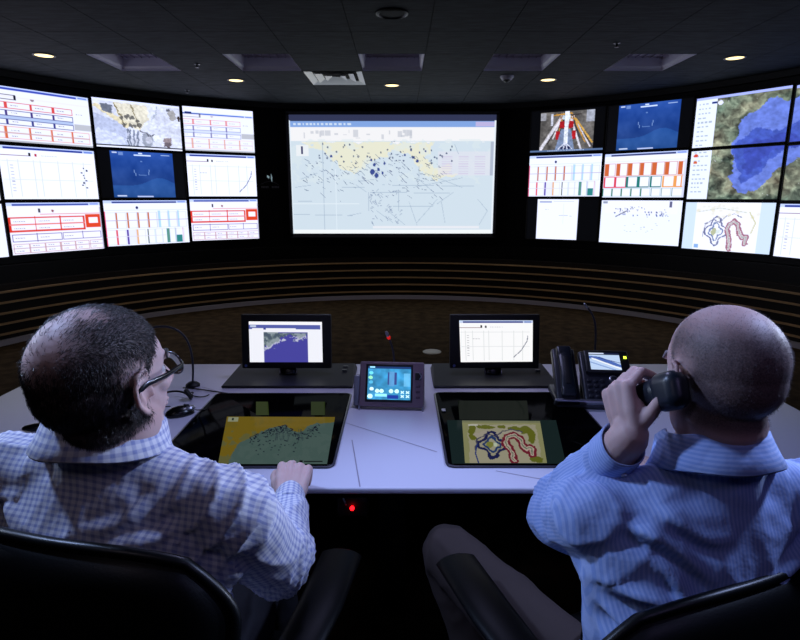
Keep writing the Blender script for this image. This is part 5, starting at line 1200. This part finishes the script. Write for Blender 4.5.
# thumb side is toward the ear (-hk)
xs_ = hp.cross(hn); handL2 = Matrix((xs_, hp, hn)).transposed(); side2 = 1 if xs_.dot(-hk) > 0 else -1
E_, M_ = V((.399, .790, 1.219)), V((.366, .885, 1.166))
p2 = person(dict(base=(.56, .88, 0), label='seated man with shaved head and light blue striped shirt, talking on the phone', tyaw=R_(-10), hyaw=R_(-8), hpitch=R_(-2), hroll=0., head=(.487, .815, 1.228), hs=.93,
    shL=(.312, .812, 1.002), shR=(.672, .815, 1.030), elL=(.312, .995, .893), handsL=.85, wrL=(.356, .808, 1.140), elR=(.87, 1.09, .82), wrR=(.700, 1.36, .788), hip=(.50, .88, .56),
    handL=handL2, handR=frame((-.55, .83, .0), (0, 0, 1)), thumb_sideL=side2, thumb_sideR=-1, curlL=[(1.0, 1.0, .5), (1.0, 1.0, .45), (1.0, .95, .45), (1.0, .9, .4)], curlR=[(.3, .4, .25)] * 4, thumbL=((1.0, .25), (.85, .25), (.75, .15)), thumbR=((.7, .2), (.4, .2), (.2, .2)),
    knees=[(.125, 1.30, .595), (.74, 1.36, .57)], ankles=[(.30, 1.16, .09), (.74, 1.46, .09)], wid=1.06, slv=.061, hair='shaved', nhair=14000, clean=.16, nf=.0, cup=.002, ch=.90, drop=.022, cuff=.79, neck=1.0, hairmat=HM2, flow=(0, .8, .1), lift=.7, hwid=.00013, skin=SK2, shirtmat=SH2, trousermat=M['trouser_grey'], nail=NL, seed=5, folds=[(-.19, -.08, -.04, -.12, .013, .012), (-.20, -.11, -.05, -.22, .014, .013), (-.18, -.16, -.10, -.36, .013, .012), (-.17, .01, -.05, -.05, .012, .011), (-.12, .02, -.02, .00, .009, .010), (-.14, -.03, -.03, -.17, .010, .010), (.20, -.12, .06, -.18, .012, .012), (.17, .01, .06, -.08, .010, .011), (.17, -.16, .10, -.33, .012, .012), (.03, -.05, .04, -.28, .008, .012), (-.05, -.27, .12, -.33, .009, .014)], stripe=True))
# handset held to the ear
root = empty('phone_handset', (E_ + M_) / 2, 0, 'blue black handset the man in blue holds to his left ear', 'handset')
o_ = root.location.copy(); d = (M_ - E_).normalized(); out = V((-1, -.25, .1)); out = (out - d * out.dot(d)).normalized()
MB().tube([E_ + out * .002, E_.lerp(M_, .15) + out * .006, E_.lerp(M_, .5) + out * .010, E_.lerp(M_, .85) + out * .006, M_ + out * .004], [(.026, .017), (.024, .016), (.017, .012), (.022, .014), (.024, .015)], 22, upv=out).build('grip', M['handset'], root, o_)
Hh = frame(d, out)
mb = MB().rbox(E_ + out * .002 - d * .004, (.058, .058, .040), .019, 8, Hh); mb.build('earpiece', M['handset'], root, o_)
MB().ell(M_ + out * .003, (.021, .020, .016), Hh, n=24, m=14).build('mouthpiece', M['handset'], root, o_)

# ------------------------------------------------------------ light
w = bpy.data.worlds.new('world'); SC.world = w; w.use_nodes = True
w.node_tree.nodes['Background'].inputs[0].default_value = (.55, .62, 1, 1); w.node_tree.nodes['Background'].inputs[1].default_value = .004
def lamp(loc, target, col, energy, label, size=.10, spot=75, blend=.6):  # unseen spotlight with fixture, added to light the men and desk
    p, t = V(loc), V(target); d = (t - p).normalized(); q = d.to_track_quat('-Z', 'Y')
    root = empty('added_spotlight', p, 0, label, 'spotlight', 'added spotlights out of view')
    Mx = q.to_matrix().to_4x4()
    MB().lathe([(.055, .09), (.058, 0), (.062, -.0), (.062, .11), (.03, .13)], Mx @ Matrix.Translation((0, 0, .0)), n=24).build('housing', M['shade'], root)
    MB().tube([-d * .12, V((0, 0, ZC - p.z - .012))], .012, 8).build('bracket', M['shade'], root)
    MB().lathe([(.05, 0), (.05, -.012)], Matrix.Translation((0, 0, ZC - p.z)), n=20).build('ceiling_plate', M['shade'], root)
    l = bpy.data.lights.new('spotlight', 'SPOT'); l.energy = energy; l.color = col; l.shadow_soft_size = size; l.spot_size = math.radians(spot); l.spot_blend = blend
    o = bpy.data.objects.new('lamp', l); COL.objects.link(o); o.parent = root; o.location = d * .03; o.rotation_euler = q.to_euler(); return o
lamp((.02, 2.35, 2.62), (.02, 1.55, .75), (.54, .56, 1.0), 42, 'added spotlight aimed down on the desk centre', .12, 95, .8)  # key lights added out of view, this one and the next two
lamp((-1.6, 1.30, 2.60), (.36, .90, .98), (.42, .57, 1.0), 150, 'added spotlight aimed from the left at the man on the phone', .10, 50, .6)
lamp((1.6, 1.15, 2.60), (-.22, .90, .92), (.44, .56, 1.0), 150, 'added spotlight aimed from the right at the man in glasses', .10, 50, .6)
lamp((-1.0, -.6, 2.60), (-.45, .8, 1.0), (.80, .70, .86), 7, 'added dim mauve fill spotlight behind the seated men', .25, 70, .9)  # this and the violet one: unseen fill added for the men's backs
lamp((.9, -.5, 2.60), (.6, .8, 1.0), (.50, .42, 1.0), 10, 'added dim violet fill spotlight behind the man on the phone', .25, 70, .9)
lamp((-3.6, 2.5, 2.10), (-.50, .80, 1.30), (.62, .74, 1.0), 150, 'added rim spotlight aimed from the far left at the seated men', .08, 17, .7)  # added with its right-hand twin for the bright rims on the heads
lamp((3.6, 2.5, 2.10), (.52, .82, 1.30), (.62, .72, 1.0), 330, 'added rim spotlight aimed from the far right at the seated men', .08, 17, .7)
for o in [o for o in SC.objects if o.name.startswith('downlight')]:
    l = bpy.data.lights.new('downlight', 'SPOT'); l.energy = 9; l.color = (1, .82, .58); l.shadow_soft_size = .06; l.spot_size = math.radians(140); l.spot_blend = .9
    q = bpy.data.objects.new('lamp', l); COL.objects.link(q); q.parent = o; q.location = (0, 0, -.03)

SC.view_settings.view_transform = 'Standard'; SC.view_settings.look = 'None'; SC.view_settings.exposure = 0; SC.view_settings.gamma = 1
SC.view_settings.use_curve_mapping = False
